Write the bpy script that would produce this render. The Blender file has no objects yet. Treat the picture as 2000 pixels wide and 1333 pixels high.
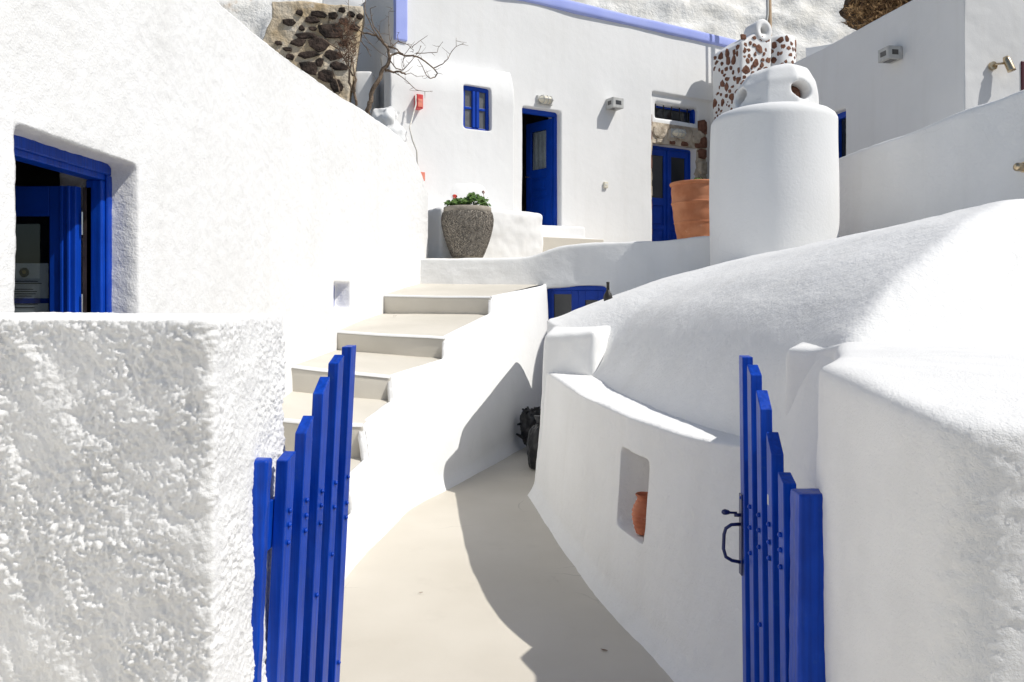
import bpy, bmesh, math, random
import numpy as np
from mathutils import Vector, Matrix

random.seed(7)
rng = np.random.default_rng(7)
S = bpy.context.scene
COL = S.collection

# ------------------------------------------------------------------ camera, sky, sun, exposure
EYE, F, HX, HY = 1.6, 1500.0, 1000.0, 575.0        # eye height, focal length and horizon of the 2000 px photograph
cam_d = bpy.data.cameras.new('camera'); cam = bpy.data.objects.new('camera', cam_d); COL.objects.link(cam)
cam.location = (0, 0, EYE); cam.rotation_euler = (math.radians(90), 0, 0)
cam_d.sensor_width = 36.0; cam_d.lens = 27.0; cam_d.shift_y = -(666.5 - HY) / 2000.0
cam_d.clip_start = 0.05; cam_d.clip_end = 2000
S.camera = cam

SUN = Vector((0.83, -0.26, 1.08)).normalized()
world = bpy.data.worlds.new('World'); S.world = world; world.use_nodes = True
wn = world.node_tree.nodes; wl = world.node_tree.links
sky = wn.new('ShaderNodeTexSky'); sky.sky_type = 'NISHITA'; sky.sun_disc = False
sky.sun_elevation = math.asin(SUN.z); sky.sun_rotation = math.atan2(SUN.x, SUN.y)
sky.dust_density = 1.0; sky.air_density = 1.0
wl.new(sky.outputs[0], wn['Background'].inputs[0]); wn['Background'].inputs[1].default_value = 0.08
sun_d = bpy.data.lights.new('sun', 'SUN'); sun_d.energy = 4.05; sun_d.angle = math.radians(0.53); sun_d.color = (1.0, 0.965, 0.90)
sun_o = bpy.data.objects.new('sun', sun_d); COL.objects.link(sun_o)
sun_o.rotation_euler = SUN.to_track_quat('Z', 'Y').to_euler(); sun_o.location = (20, -8, 25)
S.view_settings.view_transform = 'Standard'; S.view_settings.look = 'None'
S.view_settings.gamma = 1.0; S.view_settings.exposure = 0.09; S.view_settings.use_curve_mapping = False
S.cycles.diffuse_bounces = 6; S.cycles.max_bounces = 12

# ------------------------------------------------------------------ helpers
def P(px, py, D):
    return np.array([(px - HX) / F * D, D, EYE + (HY - py) / F * D])

def hash3(i, j, k, seed):
    n = (i * 374761393 + j * 668265263 + k * 2147483647 + seed * 1274126177) & 0xFFFFFFFF
    n = ((n ^ (n >> 13)) * 1274126177) & 0xFFFFFFFF
    n = ((n ^ (n >> 16)) * 2246822519) & 0xFFFFFFFF
    return ((n ^ (n >> 15)) & 0xFFFFFF).astype(np.float64) / 0xFFFFFF

def noise(V, scale, seed=0):
    p = V * scale; i = np.floor(p).astype(np.int64); f = p - i; u = f * f * f * (f * (f * 6 - 15) + 10)
    r = 0
    for a in (0, 1):
        for b in (0, 1):
            for c in (0, 1):
                w = (u[:, 0] if a else 1 - u[:, 0]) * (u[:, 1] if b else 1 - u[:, 1]) * (u[:, 2] if c else 1 - u[:, 2])
                r = r + w * hash3(i[:, 0] + a, i[:, 1] + b, i[:, 2] + c, seed)
    return r * 2 - 1

def fbm(V, scale, octs=3, seed=0, gain=0.5):
    r = 0; a = 1.0
    for o in range(octs):
        r = r + a * noise(V + 13.7 * o, scale * 2.03 ** o, seed + o); a *= gain
    return r

def worley(V, scale, seed=0):
    p = V * scale; i = np.floor(p).astype(np.int64); f = p - i
    d = np.full(len(V), 9.0)
    for a in (-1, 0, 1):
        for b in (-1, 0, 1):
            for c in (-1, 0, 1):
                ii, jj, kk = i[:, 0] + a, i[:, 1] + b, i[:, 2] + c
                dx = a + hash3(ii, jj, kk, seed) - f[:, 0]
                dy = b + hash3(ii, jj, kk, seed + 1) - f[:, 1]
                dz = c + hash3(ii, jj, kk, seed + 2) - f[:, 2]
                d = np.minimum(d, dx * dx + dy * dy + dz * dz)
    return np.sqrt(d)

WM = {}
def wm(o):
    return WM.get(o.name, Matrix.Identity(4)) if o else Matrix.Identity(4)

def mesh_of(name, V, Fc, mat, smooth=False):
    me = bpy.data.meshes.new(name)
    V = np.asarray(V, dtype=float)
    if isinstance(Fc, np.ndarray):
        me.vertices.add(len(V)); me.vertices.foreach_set('co', V.astype(np.float32).ravel())
        n, k = Fc.shape
        me.loops.add(n * k); me.loops.foreach_set('vertex_index', Fc.astype(np.int32).ravel())
        me.polygons.add(n); me.polygons.foreach_set('loop_start', np.arange(0, n * k, k, dtype=np.int32))
        me.update(calc_edges=True); me.validate()
    else:
        me.from_pydata([tuple(v) for v in V], [], [tuple(f) for f in Fc])
    if smooth:
        me.polygons.foreach_set('use_smooth', np.ones(len(me.polygons), dtype=bool))
    if mat: me.materials.append(mat)
    me.update()
    return me

def tag(o, label=None, cat=None, group=None, kind=None):
    if label: o['label'] = label
    if cat: o['category'] = cat
    if group: o['group'] = group
    if kind: o['kind'] = kind
    return o

def obj(name, V, Fc, mat, parent=None, local=False, smooth=False, bevel=0.0, kind=None, segs=2):
    """one mesh object; world coordinates are turned into the parent's unless local"""
    V = np.asarray(V, dtype=float)
    if parent is not None and not local:
        Mi = np.array(wm(parent).inverted()); V = V @ Mi[:3, :3].T + Mi[:3, 3]
    o = bpy.data.objects.new(name, mesh_of(name, V, Fc, mat, smooth)); COL.objects.link(o)
    if parent is not None:
        o.parent = parent; WM[o.name] = wm(parent)
    if bevel:
        b = o.modifiers.new('bevel', 'BEVEL'); b.width = bevel; b.segments = segs; b.limit_method = 'ANGLE'
    if kind: o['kind'] = kind
    return o

def thing(name, label, cat, loc=(0, 0, 0), rz=0.0, group=None):
    o = bpy.data.objects.new(name, None); COL.objects.link(o)
    o.location = loc; o.rotation_euler = (0, 0, rz); o.empty_display_size = 0.1
    WM[o.name] = Matrix.Translation(Vector(loc)) @ Matrix.Rotation(rz, 4, 'Z')
    return tag(o, label, cat, group)

class MB:
    def __init__(s): s.V = []; s.F = []
    def add(s, V, Fc):
        n = len(s.V); s.V += [tuple(v) for v in V]; s.F += [tuple(int(i) + n for i in f) for f in Fc]; return s
    def box(s, x0, x1, y0, y1, z0, z1): return s.add(*box(x0, x1, y0, y1, z0, z1))
    def out(s): return np.array(s.V), s.F

def box(x0, x1, y0, y1, z0, z1):
    V = [(x0, y0, z0), (x1, y0, z0), (x1, y1, z0), (x0, y1, z0), (x0, y0, z1), (x1, y0, z1), (x1, y1, z1), (x0, y1, z1)]
    return np.array(V), [(0, 3, 2, 1), (4, 5, 6, 7), (0, 1, 5, 4), (1, 2, 6, 5), (2, 3, 7, 6), (3, 0, 4, 7)]

def tube(pts, r, n=8, caps=True):
    pts = [Vector(p) for p in pts]
    rr = r if hasattr(r, '__len__') else [r] * len(pts)
    V = []; Fc = []
    up = Vector((0.13, 0.21, 0.97)); prev = None
    for i, p in enumerate(pts):
        t = (pts[min(i + 1, len(pts) - 1)] - pts[max(i - 1, 0)])
        t = t.normalized() if t.length > 1e-9 else Vector((0, 0, 1))
        if prev is None:
            a = t.cross(up); a = a.normalized() if a.length > 1e-3 else t.orthogonal().normalized()
        else:
            a = prev - t * prev.dot(t); a = a.normalized() if a.length > 1e-6 else t.orthogonal().normalized()
        prev = a; b = t.cross(a)
        for k in range(n):
            g = 2 * math.pi * k / n
            V.append(tuple(p + (a * math.cos(g) + b * math.sin(g)) * rr[i]))
    for i in range(len(pts) - 1):
        for k in range(n):
            Fc.append((i * n + k, i * n + (k + 1) % n, (i + 1) * n + (k + 1) % n, (i + 1) * n + k))
    if caps:
        Fc.append(tuple(range(n - 1, -1, -1))); Fc.append(tuple(range((len(pts) - 1) * n, len(pts) * n)))
    return np.array(V), Fc

def lathe(prof, n=40, c=(0, 0, 0), closed=True):
    V = []; Fc = []
    for r, z in prof:
        for k in range(n):
            g = 2 * math.pi * k / n
            V.append((c[0] + r * math.cos(g), c[1] + r * math.sin(g), c[2] + z))
    for i in range(len(prof) - 1):
        for k in range(n):
            Fc.append((i * n + k, i * n + (k + 1) % n, (i + 1) * n + (k + 1) % n, (i + 1) * n + k))
    if closed:
        Fc.append(tuple(range(n - 1, -1, -1))); Fc.append(tuple(range((len(prof) - 1) * n, len(prof) * n)))
    return np.array(V), Fc

def grid(rows):
    """rows: array (R, C, 3) -> verts, quads"""
    R, C, _ = rows.shape
    idx = np.arange(R * C).reshape(R, C)
    Fc = np.stack([idx[:-1, :-1], idx[:-1, 1:], idx[1:, 1:], idx[1:, :-1]], -1).reshape(-1, 4)
    return rows.reshape(-1, 3), Fc

def cells(xc, yc, zc, solid):
    """boundary of a union of grid cells (shared vertices, outward faces)"""
    nx, ny, nz = len(xc) - 1, len(yc) - 1, len(zc) - 1
    s = np.zeros((nx + 2, ny + 2, nz + 2), bool)
    for i in range(nx):
        for j in range(ny):
            for k in range(nz):
                s[i + 1, j + 1, k + 1] = solid((xc[i] + xc[i + 1]) / 2, (yc[j] + yc[j + 1]) / 2, (zc[k] + zc[k + 1]) / 2)
    vid = {}; V = []; Fc = []
    def v(i, j, k):
        if (i, j, k) not in vid:
            vid[(i, j, k)] = len(V); V.append((xc[i], yc[j], zc[k]))
        return vid[(i, j, k)]
    for i in range(nx):
        for j in range(ny):
            for k in range(nz):
                if not s[i + 1, j + 1, k + 1]: continue
                q = lambda *c: Fc.append(tuple(v(i + a, j + b, k + d) for a, b, d in c))
                if not s[i, j + 1, k + 1]: q((0, 0, 0), (0, 0, 1), (0, 1, 1), (0, 1, 0))
                if not s[i + 2, j + 1, k + 1]: q((1, 0, 0), (1, 1, 0), (1, 1, 1), (1, 0, 1))
                if not s[i + 1, j, k + 1]: q((0, 0, 0), (1, 0, 0), (1, 0, 1), (0, 0, 1))
                if not s[i + 1, j + 2, k + 1]: q((0, 1, 0), (0, 1, 1), (1, 1, 1), (1, 1, 0))
                if not s[i + 1, j + 1, k]: q((0, 0, 0), (0, 1, 0), (1, 1, 0), (1, 0, 0))
                if not s[i + 1, j + 1, k + 2]: q((0, 0, 1), (1, 0, 1), (1, 1, 1), (0, 1, 1))
    return np.array(V, float), Fc

def remesh(V, Fc, vox, it=4, fac=0.5):
    """soft hand-plastered version of a closed solid -> numpy verts, quads"""
    me = mesh_of('tmp', V, Fc, None)
    o = bpy.data.objects.new('tmp', me); COL.objects.link(o)
    m = o.modifiers.new('r', 'REMESH'); m.mode = 'VOXEL'; m.voxel_size = vox; m.adaptivity = 0
    if it:
        s = o.modifiers.new('s', 'SMOOTH'); s.iterations = it; s.factor = fac
    dg = bpy.context.evaluated_depsgraph_get(); ev = o.evaluated_get(dg); em = ev.to_mesh()
    A = np.empty(len(em.vertices) * 3, np.float32); em.vertices.foreach_get('co', A)
    n = len(em.polygons); L = np.empty(len(em.loops), np.int32); em.loops.foreach_get('vertex_index', L)
    V2 = A.reshape(-1, 3).astype(float); F2 = L.reshape(n, 4).copy()
    ev.to_mesh_clear(); bpy.data.objects.remove(o); bpy.data.meshes.remove(me)
    return V2, F2

def normals(V, Fc):
    a = V[Fc[:, 2]] - V[Fc[:, 0]]; b = V[Fc[:, 3]] - V[Fc[:, 1]]
    fn = np.cross(a, b); N = np.zeros_like(V)
    for k in range(4): np.add.at(N, Fc[:, k], fn)
    return N / (np.linalg.norm(N, axis=1, keepdims=True) + 1e-12)

def lumpy(V, Fc, terms):
    """move along the normal; terms: (amplitude, scale, octaves, seed)"""
    N = normals(V, Fc); d = 0
    for a, s, o, sd in terms: d = d + a * fbm(V, s, o, sd)
    return V + N * np.asarray(d)[:, None]

def interp(x, xp, *cols):
    return [np.interp(x, xp, c) for c in cols]

def smooth1(x, xp, yp, w=0.25):
    """piecewise-linear data with its corners rounded"""
    k = np.linspace(-1, 1, 9); r = 0
    for t in k: r = r + np.interp(x + t * w, xp, yp)
    return r / len(k)

class Frame:
    """vertical facade plane: local x along it, local y perpendicular"""
    def __init__(s, x, y, ang):
        s.o = np.array([x, y]); s.a = ang
        s.u = np.array([math.cos(ang), math.sin(ang)]); s.v = np.array([-math.sin(ang), math.cos(ang)])
    def at(s, px, py, c=0.0):
        r = np.array([(px - HX) / F, 1.0]); D = (c + s.o @ s.v) / (r @ s.v)
        return float((r * D - s.o) @ s.u), EYE + (HY - py) / F * D
    def w(s, t, c, z):
        p = s.o + s.u * t + s.v * c; return np.array([p[0], p[1], z])

# ------------------------------------------------------------------ materials
def new_mat(name):
    m = bpy.data.materials.new(name); m.use_nodes = True
    nt = m.node_tree; b = nt.nodes['Principled BSDF']
    return m, nt, b

def rgb(c): return (c[0], c[1], c[2], 1.0)

def mat_var(name, c1, c2, scale=3.0, detail=5.0, rough=0.85, spec=0.25, bumps=(), stops=(0.35, 0.65), metal=0.0, c3=None, spot=None, streak=0.0, crack=None, grain=None):
    """two colours mixed by noise, fine relief from noises (scale, strength, distance)"""
    m, nt, b = new_mat(name); N, L = nt.nodes, nt.links
    tc = N.new('ShaderNodeTexCoord')
    n = N.new('ShaderNodeTexNoise'); n.inputs['Scale'].default_value = scale; n.inputs['Detail'].default_value = detail
    L.new(tc.outputs['Object'], n.inputs['Vector'])
    r = N.new('ShaderNodeValToRGB'); r.color_ramp.elements[0].position = stops[0]; r.color_ramp.elements[1].position = stops[1]
    r.color_ramp.elements[0].color = rgb(c1); r.color_ramp.elements[1].color = rgb(c2)
    L.new(n.outputs['Fac'], r.inputs['Fac']); out = r.outputs['Color']
    if spot:                                               # sparse specks / stains of colour c3
        sc, lo, hi, amt = spot
        n2 = N.new('ShaderNodeTexNoise'); n2.inputs['Scale'].default_value = sc; n2.inputs['Detail'].default_value = 6
        n2.inputs['Roughness'].default_value = 0.65
        L.new(tc.outputs['Object'], n2.inputs['Vector'])
        mr = N.new('ShaderNodeMapRange'); mr.inputs[1].default_value = lo; mr.inputs[2].default_value = hi
        mr.inputs[3].default_value = 0; mr.inputs[4].default_value = amt
        L.new(n2.outputs['Fac'], mr.inputs[0])
        mx = N.new('ShaderNodeMix'); mx.data_type = 'RGBA'
        L.new(mr.outputs[0], mx.inputs[0]); L.new(out, mx.inputs[6]); mx.inputs[7].default_value = rgb(c3); out = mx.outputs[2]
    if streak:                                             # faint vertical wash marks
        mp = N.new('ShaderNodeMapping'); mp.inputs['Scale'].default_value = (5.0, 5.0, 0.45); L.new(tc.outputs['Object'], mp.inputs['Vector'])
        n3 = N.new('ShaderNodeTexNoise'); n3.inputs['Scale'].default_value = 1.0; n3.inputs['Detail'].default_value = 7; L.new(mp.outputs[0], n3.inputs['Vector'])
        mr = N.new('ShaderNodeMapRange'); mr.inputs[1].default_value = 0.52; mr.inputs[2].default_value = 0.75; mr.inputs[3].default_value = 0; mr.inputs[4].default_value = streak
        L.new(n3.outputs['Fac'], mr.inputs[0]); mx = N.new('ShaderNodeMix'); mx.data_type = 'RGBA'
        L.new(mr.outputs[0], mx.inputs[0]); L.new(out, mx.inputs[6]); mx.inputs[7].default_value = rgb(c3); out = mx.outputs[2]
    if crack:                                              # hairline cracks, only here and there
        sc, wd, amt, lo = crack
        n4 = N.new('ShaderNodeTexNoise'); n4.inputs['Scale'].default_value = sc * 2.2; n4.inputs['Detail'].default_value = 4; L.new(tc.outputs['Object'], n4.inputs['Vector'])
        ad = N.new('ShaderNodeVectorMath'); ad.operation = 'MULTIPLY_ADD'; L.new(n4.outputs['Color'], ad.inputs[0]); ad.inputs[1].default_value = (0.30 / sc,) * 3; L.new(tc.outputs['Object'], ad.inputs[2])
        vo = N.new('ShaderNodeTexVoronoi'); vo.feature = 'DISTANCE_TO_EDGE'; vo.inputs['Scale'].default_value = sc; L.new(ad.outputs[0], vo.inputs['Vector'])
        m1 = N.new('ShaderNodeMapRange'); m1.inputs[1].default_value = 0.0; m1.inputs[2].default_value = wd; m1.inputs[3].default_value = amt; m1.inputs[4].default_value = 0.0; L.new(vo.outputs['Distance'], m1.inputs[0])
        n5 = N.new('ShaderNodeTexNoise'); n5.inputs['Scale'].default_value = sc * 0.6; n5.inputs['Detail'].default_value = 2; L.new(tc.outputs['Object'], n5.inputs['Vector'])
        m2 = N.new('ShaderNodeMapRange'); m2.inputs[1].default_value = lo; m2.inputs[2].default_value = lo + 0.06; L.new(n5.outputs['Fac'], m2.inputs[0])
        mu = N.new('ShaderNodeMath'); mu.operation = 'MULTIPLY'; L.new(m1.outputs[0], mu.inputs[0]); L.new(m2.outputs[0], mu.inputs[1])
        mx = N.new('ShaderNodeMix'); mx.data_type = 'RGBA'; L.new(mu.outputs[0], mx.inputs[0]); L.new(out, mx.inputs[6]); mx.inputs[7].default_value = rgb([c * 0.55 for c in c3]); out = mx.outputs[2]
    L.new(out, b.inputs['Base Color'])
    b.inputs['Roughness'].default_value = rough; b.inputs['Specular IOR Level'].default_value = spec; b.inputs['Metallic'].default_value = metal
    last = None
    for sc, st, dist in bumps:
        bn = N.new('ShaderNodeTexNoise'); bn.inputs['Scale'].default_value = sc; bn.inputs['Detail'].default_value = 4
        L.new(tc.outputs['Object'], bn.inputs['Vector'])
        bp = N.new('ShaderNodeBump'); bp.inputs['Strength'].default_value = st; bp.inputs['Distance'].default_value = dist
        L.new(bn.outputs['Fac'], bp.inputs['Height'])
        if last: L.new(last, bp.inputs['Normal'])
        last = bp.outputs['Normal']
    if grain:                                              # wood grain under the paint, running up the board
        mp = N.new('ShaderNodeMapping'); mp.inputs['Scale'].default_value = (1.0, 1.0, 0.03); L.new(tc.outputs['Object'], mp.inputs['Vector'])
        bn = N.new('ShaderNodeTexNoise'); bn.inputs['Scale'].default_value = grain[0]; bn.inputs['Detail'].default_value = 5; L.new(mp.outputs[0], bn.inputs['Vector'])
        bp = N.new('ShaderNodeBump'); bp.inputs['Strength'].default_value = grain[1]; bp.inputs['Distance'].default_value = grain[2]; L.new(bn.outputs['Fac'], bp.inputs['Height'])
        if last: L.new(last, bp.inputs['Normal'])
        last = bp.outputs['Normal']
        hv = N.new('ShaderNodeMapRange'); hv.inputs[1].default_value = 0.3; hv.inputs[2].default_value = 0.7; hv.inputs[3].default_value = 0.72; hv.inputs[4].default_value = 1.15; L.new(bn.outputs['Fac'], hv.inputs[0])
        vm = N.new('ShaderNodeVectorMath'); vm.operation = 'SCALE'; L.new(out, vm.inputs[0]); L.new(hv.outputs[0], vm.inputs['Scale']); L.new(vm.outputs[0], b.inputs['Base Color'])
        rr_ = N.new('ShaderNodeMapRange'); rr_.inputs[3].default_value = rough - 0.08; rr_.inputs[4].default_value = rough + 0.15; L.new(bn.outputs['Fac'], rr_.inputs[0]); L.new(rr_.outputs[0], b.inputs['Roughness'])
    if last: L.new(last, b.inputs['Normal'])
    return m

W1, W2, W3 = (0.765, 0.765, 0.757), (0.80, 0.80, 0.795), (0.60, 0.58, 0.54)
M = {}
M['plaster'] = mat_var('white_plaster', W1, W2, 1.3, 6, 0.9, 0.15, [(35, 0.25, 0.01), (160, 0.3, 0.003)], c3=W3, spot=(7, 0.66, 0.80, 0.35), streak=0.16, crack=(1.6, 0.005, 0.16, 0.56))
M['plaster_mid'] = mat_var('white_plaster_grainy', W1, W2, 1.7, 6, 0.9, 0.15, [(28, 0.45, 0.012), (110, 0.5, 0.005)], c3=W3, spot=(60, 0.68, 0.78, 0.3), streak=0.16, crack=(1.5, 0.005, 0.16, 0.57))
M['plaster_rough'] = mat_var('white_plaster_rough', (0.75, 0.75, 0.745), W2, 6, 6, 0.92, 0.12, [(150, 0.6, 0.004), (420, 0.7, 0.002)], c3=(0.5, 0.48, 0.43), spot=(45, 0.69, 0.78, 0.45))
M['plaster_far'] = mat_var('white_plaster_far', W1, W2, 0.9, 6, 0.92, 0.12, [(16, 0.12, 0.015), (70, 0.2, 0.005)], c3=W3, spot=(4, 0.66, 0.82, 0.3), streak=0.16)
M['rubble'] = mat_var('whitewashed_rock', (0.74, 0.72, 0.67), (0.84, 0.83, 0.80), 2.0, 7, 0.95, 0.1, [(9, 0.5, 0.06), (40, 0.6, 0.02)], c3=(0.50, 0.36, 0.23), spot=(0.9, 0.63, 0.74, 0.75))
M['floor'] = mat_var('grey_cream_floor_paint', (0.545, 0.505, 0.435), (0.595, 0.555, 0.485), 1.3, 8, 0.6, 0.3, [(9, 0.18, 0.012), (90, 0.2, 0.002)], c3=(0.36, 0.33, 0.28), spot=(3.2, 0.58, 0.82, 0.26), streak=0.0, crack=(1.1, 0.005, 0.5, 0.54))
M['step'] = mat_var('cream_step_paint', (0.535, 0.505, 0.443), (0.59, 0.557, 0.495), 2.1, 6, 0.65, 0.3, [(18, 0.15, 0.01), (120, 0.2, 0.002)], c3=(0.45, 0.40, 0.33), spot=(6, 0.64, 0.80, 0.3))
M['blue'] = mat_var('blue_gloss_paint', (0.002, 0.043, 0.36), (0.003, 0.056, 0.44), 9, 5, 0.33, 0.22, [(60, 0.12, 0.003), (240, 0.12, 0.001)], c3=(0.02, 0.085, 0.36), spot=(26, 0.60, 0.74, 0.6), grain=(90, 0.5, 0.002))
M['blue_door'] = mat_var('blue_door_paint', (0.002, 0.040, 0.32), (0.003, 0.052, 0.42), 5, 5, 0.40, 0.25, [(40, 0.12, 0.004)])
M['blue_metal'] = mat_var('dark_blue_enamel', (0.008, 0.014, 0.09), (0.012, 0.02, 0.12), 20, 3, 0.35, 0.5, [(90, 0.1, 0.001)])
M['lilac'] = mat_var('lilac_paint', (0.36, 0.42, 0.83), (0.41, 0.47, 0.86), 2.2, 5, 0.85, 0.2, [(40, 0.2, 0.006)])
M['terracotta'] = mat_var('terracotta', (0.44, 0.165, 0.08), (0.56, 0.245, 0.13), 5, 7, 0.8, 0.2, [(30, 0.25, 0.006), (150, 0.2, 0.002)], c3=(0.70, 0.42, 0.28), spot=(9, 0.62, 0.76, 0.6))
M['terracotta_dark'] = mat_var('red_clay', (0.40, 0.115, 0.055), (0.52, 0.18, 0.09), 14, 6, 0.6, 0.35, [(50, 0.3, 0.004)], c3=(0.62, 0.33, 0.22), spot=(22, 0.62, 0.72, 0.6))
M['basalt'] = mat_var('dark_lava_stone', (0.020, 0.016, 0.014), (0.085, 0.060, 0.048), 9, 6, 0.9, 0.2, [(22, 0.7, 0.03), (90, 0.6, 0.008)], c3=(0.35, 0.30, 0.24), spot=(26, 0.66, 0.70, 0.8))
M['tuff'] = mat_var('red_brown_tuff', (0.12, 0.055, 0.037), (0.24, 0.12, 0.08), 8, 6, 0.92, 0.15, [(24, 0.7, 0.02), (90, 0.5, 0.006)])
M['mortar'] = mat_var('tan_mortar', (0.48, 0.37, 0.23), (0.66, 0.58, 0.46), 2.6, 7, 0.95, 0.1, [(14, 0.7, 0.04), (60, 0.6, 0.01)], c3=(0.62, 0.60, 0.56), spot=(3, 0.56, 0.68, 0.8))
M['block'] = mat_var('weathered_door_stone', (0.36, 0.30, 0.23), (0.62, 0.54, 0.43), 7, 7, 0.95, 0.1, [(20, 0.6, 0.03), (80, 0.5, 0.008)], c3=(0.25, 0.14, 0.10), spot=(8, 0.6, 0.68, 0.6))
M['pebble'] = mat_var('grey_pebble', (0.075, 0.068, 0.06), (0.25, 0.225, 0.195), 26, 3, 0.75, 0.3, [], stops=(0.3, 0.7))
M['concrete'] = mat_var('grey_brown_cement', (0.26, 0.23, 0.19), (0.36, 0.325, 0.275), 12, 6, 0.9, 0.15, [(60, 0.4, 0.004)])
M['glass'] = None
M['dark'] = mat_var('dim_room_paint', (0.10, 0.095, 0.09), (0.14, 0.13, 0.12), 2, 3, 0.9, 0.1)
M['pane'] = mat_var('dark_window_glass', (0.018, 0.022, 0.026), (0.03, 0.034, 0.04), 1.2, 2, 0.06, 0.6)
M['pane_grey'] = mat_var('curtained_window_glass', (0.10, 0.10, 0.105), (0.15, 0.15, 0.15), 4, 3, 0.15, 0.5)
M['cloth'] = mat_var('grey_white_curtain', (0.66, 0.66, 0.65), (0.78, 0.78, 0.77), 12, 4, 0.9, 0.1, [(25, 0.6, 0.02)])
M['wood'] = mat_var('dark_brown_wood', (0.035, 0.025, 0.02), (0.07, 0.05, 0.04), 12, 4, 0.6, 0.3, [])
M['pole'] = mat_var('tan_painted_pole', (0.34, 0.24, 0.15), (0.45, 0.33, 0.22), 9, 5, 0.8, 0.2, [(40, 0.3, 0.005)])
M['steel'] = mat_var('grey_cast_metal', (0.42, 0.42, 0.41), (0.52, 0.52, 0.50), 15, 4, 0.5, 0.4, [(120, 0.15, 0.001)])
M['lamp_dark'] = mat_var('dark_lamp_glass', (0.05, 0.05, 0.05), (0.09, 0.085, 0.08), 6, 2, 0.2, 0.5, [])
M['brass'] = mat_var('brushed_brass', (0.50, 0.40, 0.26), (0.62, 0.50, 0.34), 30, 4, 0.3, 0.5, [], metal=0.9)
M['hinge'] = mat_var('bright_steel', (0.6, 0.6, 0.6), (0.7, 0.7, 0.7), 20, 2, 0.25, 0.5, [], metal=1.0)
M['red'] = mat_var('faded_red_plastic', (0.58, 0.045, 0.045), (0.70, 0.09, 0.085), 8, 4, 0.5, 0.4, [])
M['coral'] = mat_var('faded_coral_plastic', (0.72, 0.20, 0.14), (0.80, 0.28, 0.20), 8, 4, 0.6, 0.3, [])
M['ivory'] = mat_var('ivory_plastic', (0.66, 0.62, 0.50), (0.72, 0.68, 0.57), 10, 2, 0.5, 0.4, [])
M['cable'] = mat_var('painted_cable', (0.66, 0.63, 0.57), (0.74, 0.71, 0.66), 20, 2, 0.7, 0.3, [])
M['bark'] = mat_var('grey_brown_bark', (0.12, 0.085, 0.06), (0.25, 0.19, 0.14), 30, 5, 0.95, 0.1, [(120, 0.5, 0.004)])
M['twig'] = mat_var('red_brown_twig', (0.11, 0.055, 0.035), (0.20, 0.12, 0.08), 12, 4, 0.9, 0.15, [])
M['drygrass'] = mat_var('dry_brown_leaves', (0.10, 0.055, 0.025), (0.34, 0.22, 0.11), 5, 4, 0.9, 0.15, [])
M['leaf'] = mat_var('geranium_leaf', (0.045, 0.105, 0.018), (0.11, 0.19, 0.040), 14, 4, 0.6, 0.3, [])
M['petal'] = mat_var('coral_red_petal', (0.72, 0.075, 0.05), (0.80, 0.16, 0.12), 20, 3, 0.7, 0.2, [])
M['dried'] = mat_var('dried_pink_flower', (0.34, 0.16, 0.13), (0.48, 0.26, 0.22), 20, 3, 0.9, 0.1, [])
M['soil'] = mat_var('dark_soil', (0.05, 0.035, 0.025), (0.10, 0.075, 0.055), 20, 5, 0.95, 0.1, [(60, 0.7, 0.01)])
M['bag'] = mat_var('black_plastic_sheet', (0.010, 0.010, 0.011), (0.018, 0.018, 0.02), 5, 3, 0.28, 0.5, [(18, 0.35, 0.03)])
M['black'] = mat_var('black_painted_iron', (0.012, 0.011, 0.010), (0.025, 0.022, 0.02), 20, 3, 0.5, 0.4, [])
M['paper'] = mat_var('white_paper', (0.72, 0.73, 0.73), (0.76, 0.77, 0.77), 3, 2, 0.8, 0.2, [])
M['ink'] = mat_var('black_print', (0.02, 0.018, 0.015), (0.035, 0.03, 0.02), 3, 2, 0.7, 0.2, [])
M['gold'] = mat_var('gold_print', (0.30, 0.20, 0.06), (0.36, 0.25, 0.08), 3, 2, 0.6, 0.3, [])
M['maroon'] = mat_var('dark_maroon_paint', (0.07, 0.008, 0.016), (0.10, 0.012, 0.022), 5, 3, 0.5, 0.4, [])
M['ground'] = mat_var('brown_volcanic_ground', (0.11, 0.095, 0.08), (0.19, 0.165, 0.14), 0.15, 8, 0.95, 0.1, [(2, 0.3, 0.05)])
m, nt, b = new_mat('clear_glass')
nt.nodes.remove(b); tr = nt.nodes.new('ShaderNodeBsdfTransparent'); tr.inputs[0].default_value = (0.80, 0.83, 0.84, 1)
gl = nt.nodes.new('ShaderNodeBsdfGlossy'); gl.inputs['Roughness'].default_value = 0.02
fr = nt.nodes.new('ShaderNodeFresnel'); fr.inputs[0].default_value = 1.9; mixs = nt.nodes.new('ShaderNodeMixShader')
gm = nt.nodes.new('ShaderNodeNewGeometry'); sb = nt.nodes.new('ShaderNodeMath'); sb.operation = 'SUBTRACT'; sb.inputs[0].default_value = 1.0; nt.links.new(gm.outputs['Backfacing'], sb.inputs[1])
ml = nt.nodes.new('ShaderNodeMath'); ml.operation = 'MULTIPLY'; nt.links.new(sb.outputs[0], ml.inputs[0]); nt.links.new(fr.outputs[0], ml.inputs[1]); nt.links.new(ml.outputs[0], mixs.inputs[0]); nt.links.new(tr.outputs[0], mixs.inputs[1]); nt.links.new(gl.outputs[0], mixs.inputs[2])
nt.links.new(mixs.outputs[0], nt.nodes['Material Output'].inputs[0]); M['glass'] = m

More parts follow.
